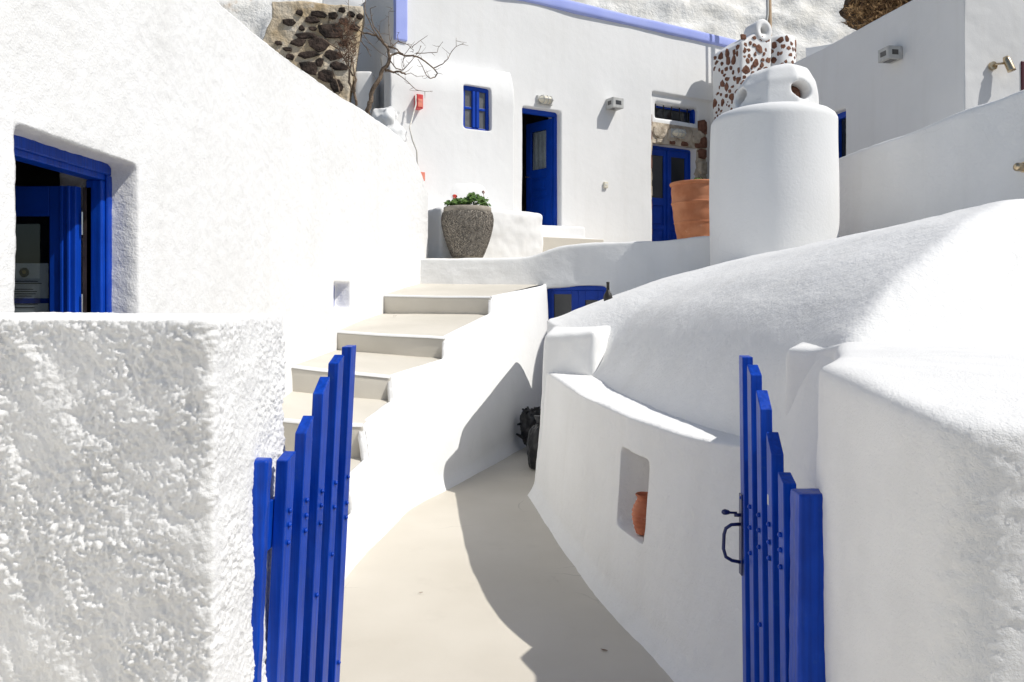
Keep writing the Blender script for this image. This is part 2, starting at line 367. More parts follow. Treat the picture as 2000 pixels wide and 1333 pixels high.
# ------------------------------------------------------------------ ground and path
V, Fc = grid(np.array([[(x, y, -0.06) for x in np.linspace(-600, 600, 7)] for y in np.linspace(-600, 600, 7)], float))
o = obj('ground', V, Fc, M['ground']); o['kind'] = 'structure'
xs = np.linspace(-4, 4, 81); ys = np.linspace(-1.4, 9.6, 111)
G = np.zeros((len(ys), len(xs), 3)); G[..., 0] = xs[None, :]; G[..., 1] = ys[:, None]
V, Fc = grid(G); V[:, 2] = 0.006 * fbm(V, 1.1, 3, 5)
o = obj('path', V, Fc, M['floor'], smooth=True); o['kind'] = 'structure'

# ------------------------------------------------------------------ rubble hillside behind everything
nx, nz = 230, 120
T = np.zeros((nz, nx, 3))
tx = np.linspace(-14, 18, nx); tz = np.linspace(0, 1, nz)
T[..., 0] = tx[None, :]; T[..., 2] = 1.5 + 14 * tz[:, None]
T[..., 1] = 16.3 + 6.5 * tz[:, None] ** 1.15 + 0.02 * tx[None, :]
V, Fc = grid(T)
V = lumpy(V, Fc, [(0.22, 0.5, 3, 11), (0.06, 2.2, 3, 12), (0.04, 7.5, 3, 13)])
o = obj('hillside', V, Fc, M['rubble'], smooth=True); o['kind'] = 'structure'

# ------------------------------------------------------------------ left building (curved white wall with a door and a slit window)
LB_s = np.array([-3.0, 5.3, 5.8, 7.0, 8.4, 9.1, 9.62]); LB_x = np.array([-1.68, -1.68, -1.665, -1.60, -1.415, -1.235, -1.02])
def lb_x(y): return smooth1(y, LB_s, LB_x, 0.3)
LBH_y = np.array([-3, 4.4, 5.0, 6.2, 7.55, 8.5, 8.95, 9.2, 9.45, 9.62]); LBH = np.array([3.25, 3.27, 3.30, 3.38, 3.45, 3.46, 3.40, 3.28, 3.04, 2.82])
DY0, DY1, DZ = 2.60, 3.45, 2.178
WY0, WY1, WZ0, WZ1 = 6.88, 7.36, 1.455, 1.705
t = thing('white_building', 'tall rough-white building on the left with an open blue glazed door', 'building', (-1.7, 5.0, 0))
def solid(y, d, z):
    if DY0 < y < DY1 and z < DZ and d < 0.36: return False
    if WY0 < y < WY1 and WZ0 < z < WZ1 and d < 0.15: return False
    return True
V, Fc = cells([-3.0, DY0, DY1, WY0, WY1, 9.62], [0, 0.15, 0.36], [-0.05, WZ0, WZ1, DZ, 3.6], solid)
V, Fc = remesh(V, Fc, 0.020, 1)
y, d, z = V[:, 0].copy(), V[:, 1].copy(), V[:, 2].copy()
h = smooth1(y, LBH_y, LBH, 0.12)
z = np.where(z > 2.5, 2.5 + (z - 2.5) * (h - 2.5) / 1.1, z)
V = np.stack([lb_x(y) - d, y, z], 1); Fc = Fc
V = lumpy(V, Fc[:, ::-1].copy(), [(0.010, 1.3, 2, 21), (0.0022, 22, 3, 22)])
obj('wall', V, Fc[:, ::-1].copy(), M['plaster_mid'], t, smooth=True)
obj('roof', *box(-5.0, -1.95, -3.0, 9.3, 2.95, 3.15), M['plaster'], t)
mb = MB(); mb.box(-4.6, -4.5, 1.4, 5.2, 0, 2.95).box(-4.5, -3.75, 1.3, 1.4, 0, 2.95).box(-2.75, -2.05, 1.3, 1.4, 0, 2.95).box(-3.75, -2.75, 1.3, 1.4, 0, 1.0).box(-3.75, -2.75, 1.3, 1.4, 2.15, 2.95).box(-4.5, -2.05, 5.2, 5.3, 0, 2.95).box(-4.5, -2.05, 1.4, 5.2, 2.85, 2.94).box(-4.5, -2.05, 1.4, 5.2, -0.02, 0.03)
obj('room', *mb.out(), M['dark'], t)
rw = obj('window', *MB().box(-3.75, -3.68, 1.33, 1.37, 1.0, 2.15).box(-2.82, -2.75, 1.33, 1.37, 1.0, 2.15).box(-3.68, -2.82, 1.33, 1.37, 1.0, 1.06).box(-3.68, -2.82, 1.33, 1.37, 2.09, 2.15).box(-3.28, -3.22, 1.33, 1.37, 1.06, 2.09).box(-3.68, -3.28, 1.335, 1.365, 1.68, 1.71).box(-3.22, -2.82, 1.335, 1.365, 1.68, 1.71).out(), M['blue_door'], t)
obj('pane', *box(-3.68, -2.82, 1.347, 1.353, 1.06, 2.09), M['glass'], rw)
# door frame, set back in the opening
fx = -1.81
mb = MB()
mb.box(fx - 0.07, fx, DY0 - 0.02, DY1 + 0.0, 2.105, DZ + 0.02).box(fx - 0.07, fx, DY1 - 0.065, DY1 + 0.01, 0, 2.105).box(fx - 0.07, fx, DY0 - 0.01, DY0 + 0.03, 0, 2.105)
mb.box(fx, fx + 0.012, DY0 - 0.02, DY1 + 0.0, 2.13, DZ + 0.02).box(fx, fx + 0.012, DY1 - 0.035, DY1 + 0.01, 0, 2.13)
obj('door_frame', *mb.out(), M['blue'], t, bevel=0.006)
obj('threshold', *box(-2.03, -1.70, DY0, DY1, -0.02, 0.10), M['plaster'], t, bevel=0.01)
# leaf swung inwards, square to the wall
LY = 3.335; lx1, lx0 = -1.895, -2.62
mb = MB()
mb.box(lx1 - 0.115, lx1, LY, LY + 0.045, 0.12, 2.07).box(lx0, lx0 + 0.11, LY, LY + 0.045, 0.12, 2.07)
mb.box(lx0 + 0.11, lx1 - 0.115, LY, LY + 0.045, 1.94, 2.07).box(lx0 + 0.11, lx1 - 0.115, LY, LY + 0.045, 0.12, 0.34)
mb.box(lx1 - 0.035, lx1 - 0.02, LY - 0.012, LY, 0.12, 2.07).box(lx1 - 0.065, lx1 - 0.05, LY - 0.010, LY, 0.12, 2.07)
door = obj('door', *mb.out(), M['blue_door'], t, bevel=0.004)
obj('pane', *box(lx0 + 0.11, lx1 - 0.115, LY + 0.018, LY + 0.024, 0.34, 1.94), M['glass'], door)
mb = MB()
for zz in (0.75, 1.17, 1.56): mb.box(lx0 + 0.11, lx1 - 0.115, LY + 0.026, LY + 0.044, zz, zz + 0.022)
mb.box(-2.29, -2.26, LY + 0.026, LY + 0.044, 0.34, 1.94)
obj('glazing_bar', *mb.out(), M['blue_door'], door)
obj('hinge_edge', *box(lx1 + 0.004, fx - 0.045, LY + 0.05, LY + 0.085, 0.1, 2.07), M['wood'], door)
for zz in (1.50, 1.86):
    obj('hinge', *tube([(lx1 + 0.012, LY + 0.03, zz), (lx1 + 0.012, LY + 0.03, zz + 0.10)], 0.005, 6), M['hinge'], door)
mb = MB(); mb.box(-2.235, -2.03, LY + 0.0275, LY + 0.0300, 1.42, 1.735)
notice = obj('notice', *mb.out(), M['paper'], t)
V, Fc = lathe([(0.0, 0.0), (0.021, 0.0), (0.021, 0.002), (0.0, 0.002)], 20, closed=False); V = V[:, [0, 2, 1]] + np.array([-2.135, LY + 0.0250, 1.695])
obj('emblem', V, Fc, M['ink'], notice)
V, Fc = lathe([(0.0, 0.0), (0.009, 0.0), (0.009, 0.001), (0.0, 0.001)], 12, closed=False); V = V[:, [0, 2, 1]] + np.array([-2.135, LY + 0.0242, 1.697])
obj('emblem_center', V, Fc, M['gold'], notice)
mb = MB()
for k, (zz, hw) in enumerate([(1.655, .06), (1.645, .075), (1.62, .04), (1.61, .055), (1.60, .05), (1.59, .035), (1.57, .05), (1.555, .06), (1.54, .045)]):
    mb.box(-2.135 - hw, -2.135 + hw, LY + 0.0262, LY + 0.0272, zz, zz + 0.003)
obj('text_lines', *mb.out(), M['ink'], notice)
# slit window
wx = float(lb_x(np.array([7.1]))[0])
win = obj('window', *box(wx - 0.165, wx - 0.112, WY0 - 0.02, WY1 + 0.03, WZ0 - 0.02, WZ1 + 0.02), M['blue_door'], t)

# ------------------------------------------------------------------ rough wall end in the foreground, left
V, Fc = cells([-1.85, -0.685], [1.76, 2.30], [-0.05, 1.54], lambda *a: True)
V, Fc = remesh(V, Fc, 0.0037, 12, 0.6)
V[:, 1] += np.clip(-0.70 - V[:, 0], 0, 9) * 0.19
amp = 0.32 + 0.68 * np.clip((-0.66 - V[:, 0]) / 0.05, 0, 1)
N = normals(V, Fc)
q = V.copy(); q[:, 2] += 0.35 * q[:, 0]
wv = V + 0.004 * np.stack([noise(V, 55, 1), noise(V, 55, 2), noise(V, 55, 3)], 1)
big = fbm(q, 8, 3, 31)
g1 = np.clip(0.85 - worley(wv, 62, 35), 0, 1); g2 = np.clip(0.80 - worley(wv, 128, 38), 0, 1); mid = 1 - 2 * np.abs(fbm(wv, 26, 2, 33))
rough = np.clip(0.9 + 0.7 * fbm(V, 7, 2, 37), 0.45, 1.4)
dd = 0.0080 * big + (0.0090 * g1 + 0.0066 * g2 + 0.0026 * mid) * rough + 0.0014 * noise(V, 210, 36)
topf = np.clip((V[:, 2] - 1.50) / 0.03, 0, 1) * np.clip(N[:, 2], 0, 1)
dd = dd * amp * (1 - 0.75 * topf)
V = V + N * dd[:, None]
o = obj('rough_wall', V, Fc, M['plaster_rough'], smooth=True)
tag(o, 'low wall end with coarse white stucco, in front of the left gate leaf', 'wall')

# ------------------------------------------------------------------ staircase
stair = thing('staircase', 'cream-painted outdoor steps climbing between the white walls', 'staircase', (-1.2, 6.0, 0))
TP = np.array([(-1.0, 4.05), (-1.02, 4.25), (-1.0, 4.7), (-1.0, 5.15), (-0.936, 5.9), (-0.59, 6.8), (-0.22, 7.9), (0.385, 8.9), (0.43, 9.45)])
BP = np.array([(-0.98, 4.05), (-0.99, 4.25), (-0.965, 4.63), (-0.912, 4.94), (-0.82, 5.65), (-0.548, 6.37), (-0.148, 7.38), (0.36, 8.75), (0.43, 9.4)])
t0 = np.r_[0, np.cumsum(np.linalg.norm(np.diff(TP, axis=0), axis=1))]
zlo = np.array([0.03, 0.08, 0.268, 0.508, 0.786, 1.033, 1.40, 1.69, 1.735]); zhi = np.array([0.03, 0.26, 0.472, 0.724, 0.97, 1.215, 1.574, 1.69, 1.735])
td = np.sort(np.unique(np.r_[np.linspace(0, t0[-1], 420), np.concatenate([t + np.linspace(-0.02, 0.02, 13) for t in t0[1:7]])]))
td = td[(td >= 0) & (td <= t0[-1])]
zst = np.zeros_like(td)
for i in range(len(t0) - 1):
    k = (td >= t0[i]) & (td <= t0[i + 1]); zst[k] = zhi[i] + (td[k] - t0[i]) / (t0[i + 1] - t0[i]) * (zlo[i + 1] - zhi[i])
zst = np.stack([np.interp(td + e, td, zst) for e in np.linspace(-1, 1, 9) * 0.02]).mean(0)
zsm = np.interp(td, t0, zhi)
def sm(arr, w): return np.stack([np.stack([np.interp(td + e, t0, arr[:, c]) for c in range(2)], 1) for e in np.linspace(-1, 1, 15) * w]).mean(0)
Tq, Bq = sm(TP, 0.16), sm(BP, 0.13)
inn = np.stack([-np.gradient(Bq[:, 1]), np.gradient(Bq[:, 0])], 1); inn /= np.linalg.norm(inn, axis=1, keepdims=True)
def wp(z, inset=0.0, dz=0.0):
    f = np.clip(z / np.maximum(zsm, 0.05), 0, 1.05)[:, None]
    p = Bq * (1 - f) + Tq * f + inn * (inset - 0.04 * np.sin(math.pi * np.clip(f, 0, 1)) - 0.05 * np.clip((0.12 - z) / 0.12, 0, 1)[:, None] ** 2)
    return np.c_[p, z + dz]
rows = [wp(zst, 0.045, -0.06), wp(zst, 0.040, 0.0), wp(zst, 0.030, 0.005), wp(zst, 0.016, 0.005), wp(zst, 0.008, 0.001), wp(zst, 0.003, -0.008), wp(zst, 0.0, -0.02)]
for f in np.linspace(0.03, 1, 40): rows.append(wp(np.maximum((zst - 0.02) * (1 - f), 0)))
rows.append(wp(0 * zst, 0.0, -0.03))
V, Fc = grid(np.array(rows))
N = normals(V, Fc); N[:] = N * np.sign((N @ np.array([0.8, -0.5, 0.3])))[:, None]
V = V + N * (0.007 * fbm(V, 1.7, 2, 41) + 0.0012 * fbm(V, 16, 2, 42))[:, None]
obj('side_wall', V, Fc[:, ::-1].copy(), M['plaster'], stair, smooth=True)
# each step: (left front x, y, z top, z bottom), (right ...)
ST = [((-1.72, 4.25, 0.26, 0.0), (-1.02, 4.25, 0.26, 0.0)),
      ((-1.72, 4.72, 0.49, 0.26), (-1.0, 4.7, 0.472, 0.26)),
      ((-1.72, 5.2, 0.768, 0.49), (-1.0, 5.15, 0.724, 0.49)),
      ((-1.70, 5.8, 1.066, 0.84), (-0.936, 5.9, 0.97, 0.76)),
      ((-1.66, 7.0, 1.273, 1.05), (-0.59, 6.8, 1.215, 1.0)),
      ((-1.46, 8.4, 1.589, 1.35), (-0.22, 7.9, 1.574, 1.35))]
BK = [(0.268, 0.27), (0.50, 0.508), (0.877, 0.786), (1.10, 1.033), (1.393, 1.40), (1.74, 1.73)]     # tread height at its back, left and right
for i, (l, r) in enumerate(ST):
    if i + 1 < len(ST): bl, br = np.array(ST[i + 1][0][:2]) + (0, 0.06), np.array(ST[i + 1][1][:2]) + (0, 0.06)
    else: bl, br = np.array((-1.15, 9.45)), np.array((0.40, 9.45))
    n = 15; u = np.linspace(0, 1, n)
    fl, frr = np.array(l[:2]), np.array(r[:2])
    bow = -0.05 * np.sin(math.pi * u) * (1 if i < 5 else 0.4)
    front = fl[None] * (1 - u)[:, None] + frr[None] * u[:, None]; front[:, 1] += bow
    back = bl[None] * (1 - u)[:, None] + br[None] * u[:, None]
    if i + 1 < len(ST): back[:, 1] += -0.05 * np.sin(math.pi * u)
    zt = l[2] * (1 - u) + r[2] * u; zb = (l[3] * (1 - u) + r[3] * u) - 0.1; zk = BK[i][0] * (1 - u) + BK[i][1] * u
    R = []
    R.append(np.c_[front + (0, 0.025), zb]); R.append(np.c_[front + (0, 0.012), zt - 0.10]); R.append(np.c_[front + (0, 0.002), zt - 0.03]); R.append(np.c_[front + (0, 0.004), zt - 0.014])
    R.append(np.c_[front + (0, 0.014), zt - 0.003]); R.append(np.c_[front + (0, 0.035), zt])
    for f in np.linspace(0.08, 1, 10): R.append(np.c_[front * (1 - f) + back * f, zt * (1 - f) + zk * f])
    R.append(np.c_[back, zb])
    V, Fc = grid(np.array(R)); V[:, 2] += 0.004 * fbm(V, 2.5, 2, 50 + i); V[:, 1] += 0.006 * noise(V, 3.0, 60 + i)
    step = obj('step', V, Fc, M['step'], stair, smooth=True)
    # whitewashed nosing along the front edge
    ez = 0.004 * fbm(np.c_[front, zt], 2.5, 2, 50 + i)
    nos = np.array([np.c_[front + (0, -0.004), zt - 0.016 + ez], np.c_[front + (0, -0.003), zt - 0.004 + ez], np.c_[front + (0, 0.008), zt + 0.005 + ez], np.c_[front + (0, 0.030), zt + 0.006 + ez], np.c_[front + (0, 0.036), zt - 0.004 + ez]])
    V, Fc = grid(nos)
    obj('nosing', V, Fc, M['plaster'], step, smooth=True)

# ------------------------------------------------------------------ terrace at the top of the steps, with a blue door under it
TX = np.array([-1.6, -1.15, -0.6, 0.0, 0.27, 0.6, 1.1, 1.7, 2.4, 3.4]); TY = np.array([9.4, 9.38, 9.33, 9.30, 9.29, 9.2, 9.05, 8.9, 8.7, 8.45])
TH = np.array([2.05, 2.04, 2.03, 2.03, 2.06, 2.18, 2.215, 2.235, 2.28, 2.33])
terr = thing('terrace', 'raised terrace with a rounded white retaining wall above a blue door', 'terrace', (0.6, 9.2, 0))
OX0, OX1, OZ = 0.405, 1.135, 1.69
V, Fc = cells([-1.6, OX0, OX1, 3.4], [0, 0.14, 0.26], [-0.05, OZ, 2.3], lambda x, d, z: not (OX0 < x < OX1 and z < OZ and d < 0.14))
V, Fc = remesh(V, Fc, 0.026, 8, 0.6)
x, d, z = V[:, 0].copy(), V[:, 1].copy(), V[:, 2].copy()
hh = smooth1(x, TX, TH, 0.10); z = np.where(z > 1.75, 1.75 + (z - 1.75) * (hh - 1.75) / 0.55, z)
V = np.stack([x, smooth1(x, TX, TY, 0.15) + d + 0.03 * (z - 1.7) * (z > 1.7), z], 1)
V = lumpy(V, Fc, [(0.014, 2.2, 2, 71), (0.002, 18, 2, 72)])
obj('retaining_wall', V, Fc, M['plaster'], terr, smooth=True)
obj('floor', *box(-1.9, 5.0, 9.5, 15.0, 1.6, 2.045), M['step'], terr)
obj('fill', *box(-1.3, 3.3, 9.42, 9.6, -0.05, 2.035), M['plaster'], terr)
# door below the terrace
def tp(px, py, off):                                            # point on the wall plane behind the opening
    xx = (px - HX) / F * 9.17; return xx
yd = lambda xx: float(smooth1(np.array([xx]), TX, TY, 0.15)[0]) + 0.10
mb = MB()
def dbox(x0, x1, z0, z1, dy=0.0, th=0.05):
    V, Fc = box(x0, x1, 0, th, z0, z1); V[:, 1] += np.array([yd(v) for v in V[:, 0]]) - dy; return V, Fc
mb.add(*dbox(0.40, 0.47, 0, 1.70, 0.02)).add(*dbox(0.47, 1.14, 1.645, 1.70, 0.02)).add(*dbox(1.09, 1.14, 0, 1.645, 0.02))
bd = obj('door_frame', *mb.out(), M['blue_door'], terr, bevel=0.005)
mb = MB(); mb.add(*dbox(0.47, 0.51, 0.02, 1.645)).add(*dbox(0.51, 0.72, 1.60, 1.645)).add(*dbox(0.72, 0.80, 0.02, 1.645)).add(*dbox(0.51, 0.72, 0.02, 0.8))
leaf = obj('door_leaf', *mb.out(), M['blue_door'], terr, bevel=0.004)
obj('pane', *dbox(0.51, 0.72, 0.8, 1.60, -0.02, 0.01), M['pane'], leaf)
mb = MB(); mb.add(*dbox(0.80, 0.88, 0.02, 1.645)).add(*dbox(0.88, 1.03, 1.53, 1.645)).add(*dbox(1.03, 1.09, 0.02, 1.645)).add(*dbox(0.88, 1.03, 0.02, 0.8))
leaf = obj('door_leaf', *mb.out(), M['blue_door'], terr, bevel=0.004)
obj('pane', *dbox(0.88, 1.03, 0.8, 1.53, -0.02, 0.01), M['pane'], leaf)

# ------------------------------------------------------------------ vaulted cave house on the right: vault roof, corner block, front wall with niche
cave = thing('cave_house', 'low white vaulted house on the right with a wall niche and ledge', 'house', (1.6, 5.0, 0))
RY = np.array([2.3, 2.8, 3.20, 3.37, 3.66, 4.15, 4.92, 5.6, 6.0, 6.25, 6.5, 7.0, 7.6, 8.0, 8.25, 8.9])
XL = np.array([1.05, 1.05, 1.03, 0.975, 0.85, 0.745, 0.655, 0.61, 0.60, 0.42, 0.30, 0.325, 0.365, 0.40, 0.9, 1.6])
Z0 = np.array([0.93, 0.93, 0.93, 0.95, 0.96, 0.97, 0.97, 0.97, 1.00, 1.30, 1.365, 1.36, 1.35, 1.345, 1.30, 1.25])
ZC = np.array([2.07, 2.07, 2.06, 2.06, 2.05, 2.03, 2.00, 1.98, 1.975, 1.97, 1.965, 1.955, 1.945, 1.94, 1.92, 1.85])
XC = 2.40
u = np.linspace(0, 1, 110)
prof = smooth1(u, [0, .1, .22, .4, .65, .85, 1], [0, .27, .52, .71, .89, .975, 1], 0.05); prof = (prof - prof[0]) / (prof[-1] - prof[0])
prof2 = smooth1(u, [0, .3, .6, .85, 1], [0, .38, .72, .93, 1], 0.08); prof2 = (prof2 - prof2[0]) / (prof2[-1] - prof2[0])
prof3 = smooth1(u, [0, .04, .1, .3, .6, .85, 1], [0, .33, .48, .66, .86, .97, 1], 0.04); prof3 = (prof3 - prof3[0]) / (prof3[-1] - prof3[0])
rows = []
for yv in np.linspace(2.30, 8.9, 240):
    xl, z0, zc = smooth1(np.array([yv]), RY, XL, 0.07)[0], smooth1(np.array([yv]), RY, Z0, 0.07)[0], smooth1(np.array([yv]), RY, ZC, 0.1)[0]
    b = np.clip((yv - 5.95) / 0.55, 0, 1); pr = prof * (1 - b) + prof2 * b; b = np.clip((3.7 - yv) / 0.8, 0, 1); pr = pr * (1 - b) + prof3 * b
    xx = xl + u * (XC - xl); zz = z0 + pr * (zc - z0)
    ur = np.linspace(0, 1, 50)[1:]; xx = np.r_[xx, XC + ur * 1.5]; zz = np.r_[zz, zc - 0.5 * ur ** 2]
    yc = np.interp(xx, [1.0, 1.15, 1.306, 1.444, 1.71, 2.03, 2.4, 3.9], [2.62, 2.70, 2.80, 2.90, 3.05, 3.25, 3.45, 3.62])
    ze = zz - 2.3 * (yc - yv)                              # sloping near end
    kk = 0.055; zz = -kk * np.log(np.exp(-(zz - 1) / kk) + np.exp(-(ze - 1) / kk)) + 1
    rows.append(np.c_[xx, np.full(len(xx), yv), np.maximum(zz, 0.7)])
for zq in (1.0, 0.5, 0.0): rows.append(np.c_[rows[-1][:, :2] + (0, 0.004), np.minimum(rows[-1][:, 2], zq)])
pre = []
allr = np.array(pre + rows)
base = allr.copy()[:, :1]; base[..., 2] = -0.02; base[..., 0] += 0.03
allr = np.concatenate([base, allr], 1)
V, Fc = grid(allr)
N = normals(V, Fc); sgn = np.sign(np.mean(N[:, 2])); N *= sgn
V = V + N * (0.012 * fbm(V, 1.4, 2, 81) + 0.0016 * fbm(V, 14, 3, 82))[:, None]
obj('vault_roof', V, Fc if sgn > 0 else Fc[:, ::-1].copy(), M['plaster_mid'], cave, smooth=True)

# front wall: built straight (y', depth, z) then bent along the path edge
FY = np.array([2.30, 2.45, 2.75, 3.17, 3.9, 4.95, 6.08, 6.3]); FBX = np.array([1.45, 1.10, 0.84, 0.70, 0.52, 0.33, 0.165, 0.14])
TYs = np.array([2.6, 2.85, 3.02, 3.19, 3.4, 3.85, 4.71, 5.8, 6.1, 6.3]); TXs = np.array([1.5, 1.22, 1.03, 0.872, 0.744, 0.595, 0.427, 0.315, 0.275, 0.26])
NY0, NY1, NZ0, NZ1 = 3.64, 3.97, 0.415, 0.805
def fsolid(y, d, z):
    if NY0 < y < NY1 and NZ0 < z < NZ1 and d < 0.30: return False
    return True
V, Fc = cells([2.45, NY0, NY1, 6.12], [0, 0.30, 0.55], [-0.05, NZ0, NZ1, 0.985], fsolid)
V, Fc = remesh(V, Fc, 0.0125, 4, 0.5)
def fwarp(V):
    y, d, z = V[:, 0].copy(), V[:, 1].copy(), V[:, 2].copy()
    f = np.clip(z, 0, 1)
    xb = smooth1(y, FY, FBX, 0.22); xt = smooth1(y, TYs, TXs, 0.12)
    x = xb * (1 - f) + xt * f - 0.045 * np.clip((0.11 - z) / 0.11, 0, 1) ** 1.5 * np.clip(1 - d / 0.1, 0, 1) + d
    return np.stack([x, y, z], 1)
V = fwarp(V); Fc = Fc[:, ::-1].copy()
V = lumpy(V, Fc, [(0.010, 1.7, 2, 91), (0.0016, 16, 3, 92)])
obj('front_wall', V, Fc, M['plaster_mid'], cave, smooth=True)
# corner block at the far end
bm_v, bm_f = cells([0, 1], [0, 1], [-0.05, 1.39], lambda *a: True)
c00, c10, c11, c01 = (0.165, 6.06), (0.62, 5.80), (1.05, 6.5), (0.31, 6.62)
def bil(V):
    a, b = V[:, 0:1], V[:, 1:2]; f = np.clip(V[:, 2:3] / 1.39, 0, 1)
    q = np.array(c00) * (1 - a) * (1 - b) + np.array(c10) * a * (1 - b) + np.array(c11) * a * b + np.array(c01) * (1 - a) * b
    q = q + f * np.array([0.095, 0.05]) * (1 - a)
    return np.c_[q, V[:, 2] + f[:, 0] * (0.04 * V[:, 0] - 0.115 * (1 - V[:, 1]))]
V, Fc = remesh(bil(bm_v), bm_f, 0.016, 24, 0.6)
V = lumpy(V, Fc, [(0.012, 2.6, 2, 95), (0.0016, 18, 2, 96)])
obj('corner_block', V, Fc, M['plaster'], cave, smooth=True)

# jar in the niche
jar = thing('clay_jar', 'small ribbed red-clay jar standing in the wall niche', 'jar', (0.652, 3.79, 0.418))
pr = [(0.036, 0), (0.045, 0.005), (0.055, 0.04), (0.064, 0.075), (0.067, 0.105), (0.064, 0.135), (0.052, 0.165), (0.041, 0.182), (0.038, 0.195), (0.041, 0.208), (0.045, 0.214), (0.041, 0.217), (0.034, 0.205), (0.030, 0.185)]
zz = np.linspace(0, 1, 90); pz = np.interp(zz, np.linspace(0, 1, len(pr)), [p[1] for p in pr]); prr = np.interp(zz, np.linspace(0, 1, len(pr)), [p[0] for p in pr])
prr = prr * 0.9; pz = pz * 0.9; prr = prr + 0.0018 * np.sin(pz / 0.022 * 2 * math.pi) * ((pz > 0.02) & (pz < 0.17))
obj('body', *lathe(list(zip(prr, pz)), 36), M['terracotta_dark'], jar, local=True, smooth=True)
obj('rim', *lathe([(0.036, 0.186), (0.0415, 0.189), (0.043, 0.194), (0.040, 0.198), (0.034, 0.196), (0.032, 0.187)], 36, closed=False), M['terracotta_dark'], jar, local=True, smooth=True)

# black bottle on the vault
bt = thing('bottle', 'small black long-necked bottle standing on the vault end beside the terrace wall', 'bottle', (0.862, 6.9, 1.525))
obj('body', *lathe([(0.02, 0), (0.036, 0.01), (0.042, 0.045), (0.034, 0.075), (0.018, 0.10), (0.014, 0.115)], 20), M['black'], bt, local=True, smooth=True)
obj('neck', *lathe([(0.0145, 0.112), (0.0135, 0.17), (0.0155, 0.172), (0.0155, 0.185), (0.010, 0.186)], 16), M['black'], bt, local=True, smooth=True)

# ------------------------------------------------------------------ right gate pier (round white wall end)
pl = [(3.4, 1.24), (1.3, 1.29), (1.0, 1.295), (0.87, 1.30), (0.79, 1.318), (0.752, 1.36), (0.737, 1.45), (0.742, 1.65), (0.766, 1.88), (0.80, 2.02), (0.90, 2.2), (1.02, 2.42), (1.10, 2.62), (1.165, 2.76), (1.165, 2.88), (1.12, 2.96), (1.08, 3.05), (1.2, 3.25), (3.4, 3.6)]
pl = np.array(pl); n = len(pl)
V = np.r_[np.c_[pl, np.full(n, -0.05)], np.c_[pl, np.full(n, 1.425)]]
Fc = [tuple(range(n)), tuple(range(2 * n - 1, n - 1, -1))] + [(i + n, (i + 1) % n + n, (i + 1) % n, i) for i in range(n)]
V, Fc = remesh(V, Fc, 0.0095, 90, 0.6)
N = normals(V, Fc)
if np.mean(N[V[:, 2] > 1.40][:, 2]) < 0: Fc = Fc[:, ::-1].copy(); N = -N
f = np.clip((V[:, 2] - 0.9) / 0.5, 0, 1)
V[:, 2] -= 0.06 * np.exp(-np.clip(V[:, 1] - 1.24, 0, 9) / 0.25) * f
V[:, 2] -= 0.03 * f * np.clip((1.42 - V[:, 0]) / 0.25, 0, 1) * np.clip((V[:, 1] - 2.75) / 0.2, 0, 1)
front = np.clip((1.40 - V[:, 1]) / 0.06, 0, 1) * np.clip(1 - N[:, 2], 0, 1) + 0.35 * np.clip(N[:, 2], 0, 1) * np.clip((1.7 - V[:, 1]) / 0.3, 0, 1)
gran = np.clip(0.8 - worley(V, 112, 45), 0, 1)
V = V + N * (0.008 * fbm(V, 2.2, 2, 101) + 0.0008 * fbm(V, 30, 2, 102) + (0.0066 * gran + 0.0014 * fbm(V, 34, 2, 103)) * front)[:, None]
o = obj('gate_pier', V, Fc, M['plaster_rough'], smooth=True)
tag(o, 'wide rounded white pier holding the right gate post, nearest the camera', 'pier')

# ------------------------------------------------------------------ gates
def slat_mesh(x, y, ex, ey, w, th, side, z0, zf, zb, lean):
    """x,y: near inner edge; boards w along the leaf, th across (side -1: towards -x)"""
    e = np.array([ex, ey]); nrm = np.array([ey, -ex]) * side
    c = [np.array([x, y]), np.array([x, y]) + e * w, np.array([x, y]) + e * w + nrm * th, np.array([x, y]) + nrm * th]
    V = []
    for zz in ((z0,) * 4, (zf, zb, zb, zf)):
        for p, z in zip(c, zz): V.append((p[0] + lean * (z - 1.2), p[1], z))
    Fc = [(0, 1, 2, 3), (7, 6, 5, 4), (4, 5, 1, 0), (5, 6, 2, 1), (6, 7, 3, 2), (7, 4, 0, 3)]
    if side > 0: Fc = [tuple(reversed(f)) for f in Fc]
    return np.array(V), Fc

def bolt_mesh(c, nx, r=0.0072):
    V, Fc = lathe([(r, 0.0), (r, 0.003), (r * 0.8, 0.0065), (r * 0.35, 0.0085)], 10)
    V = np.c_[V[:, 2] * nx, V[:, 0], V[:, 1]] if nx > 0 else np.c_[V[:, 2] * nx, -V[:, 0], V[:, 1]]
    return V + np.array(c), Fc

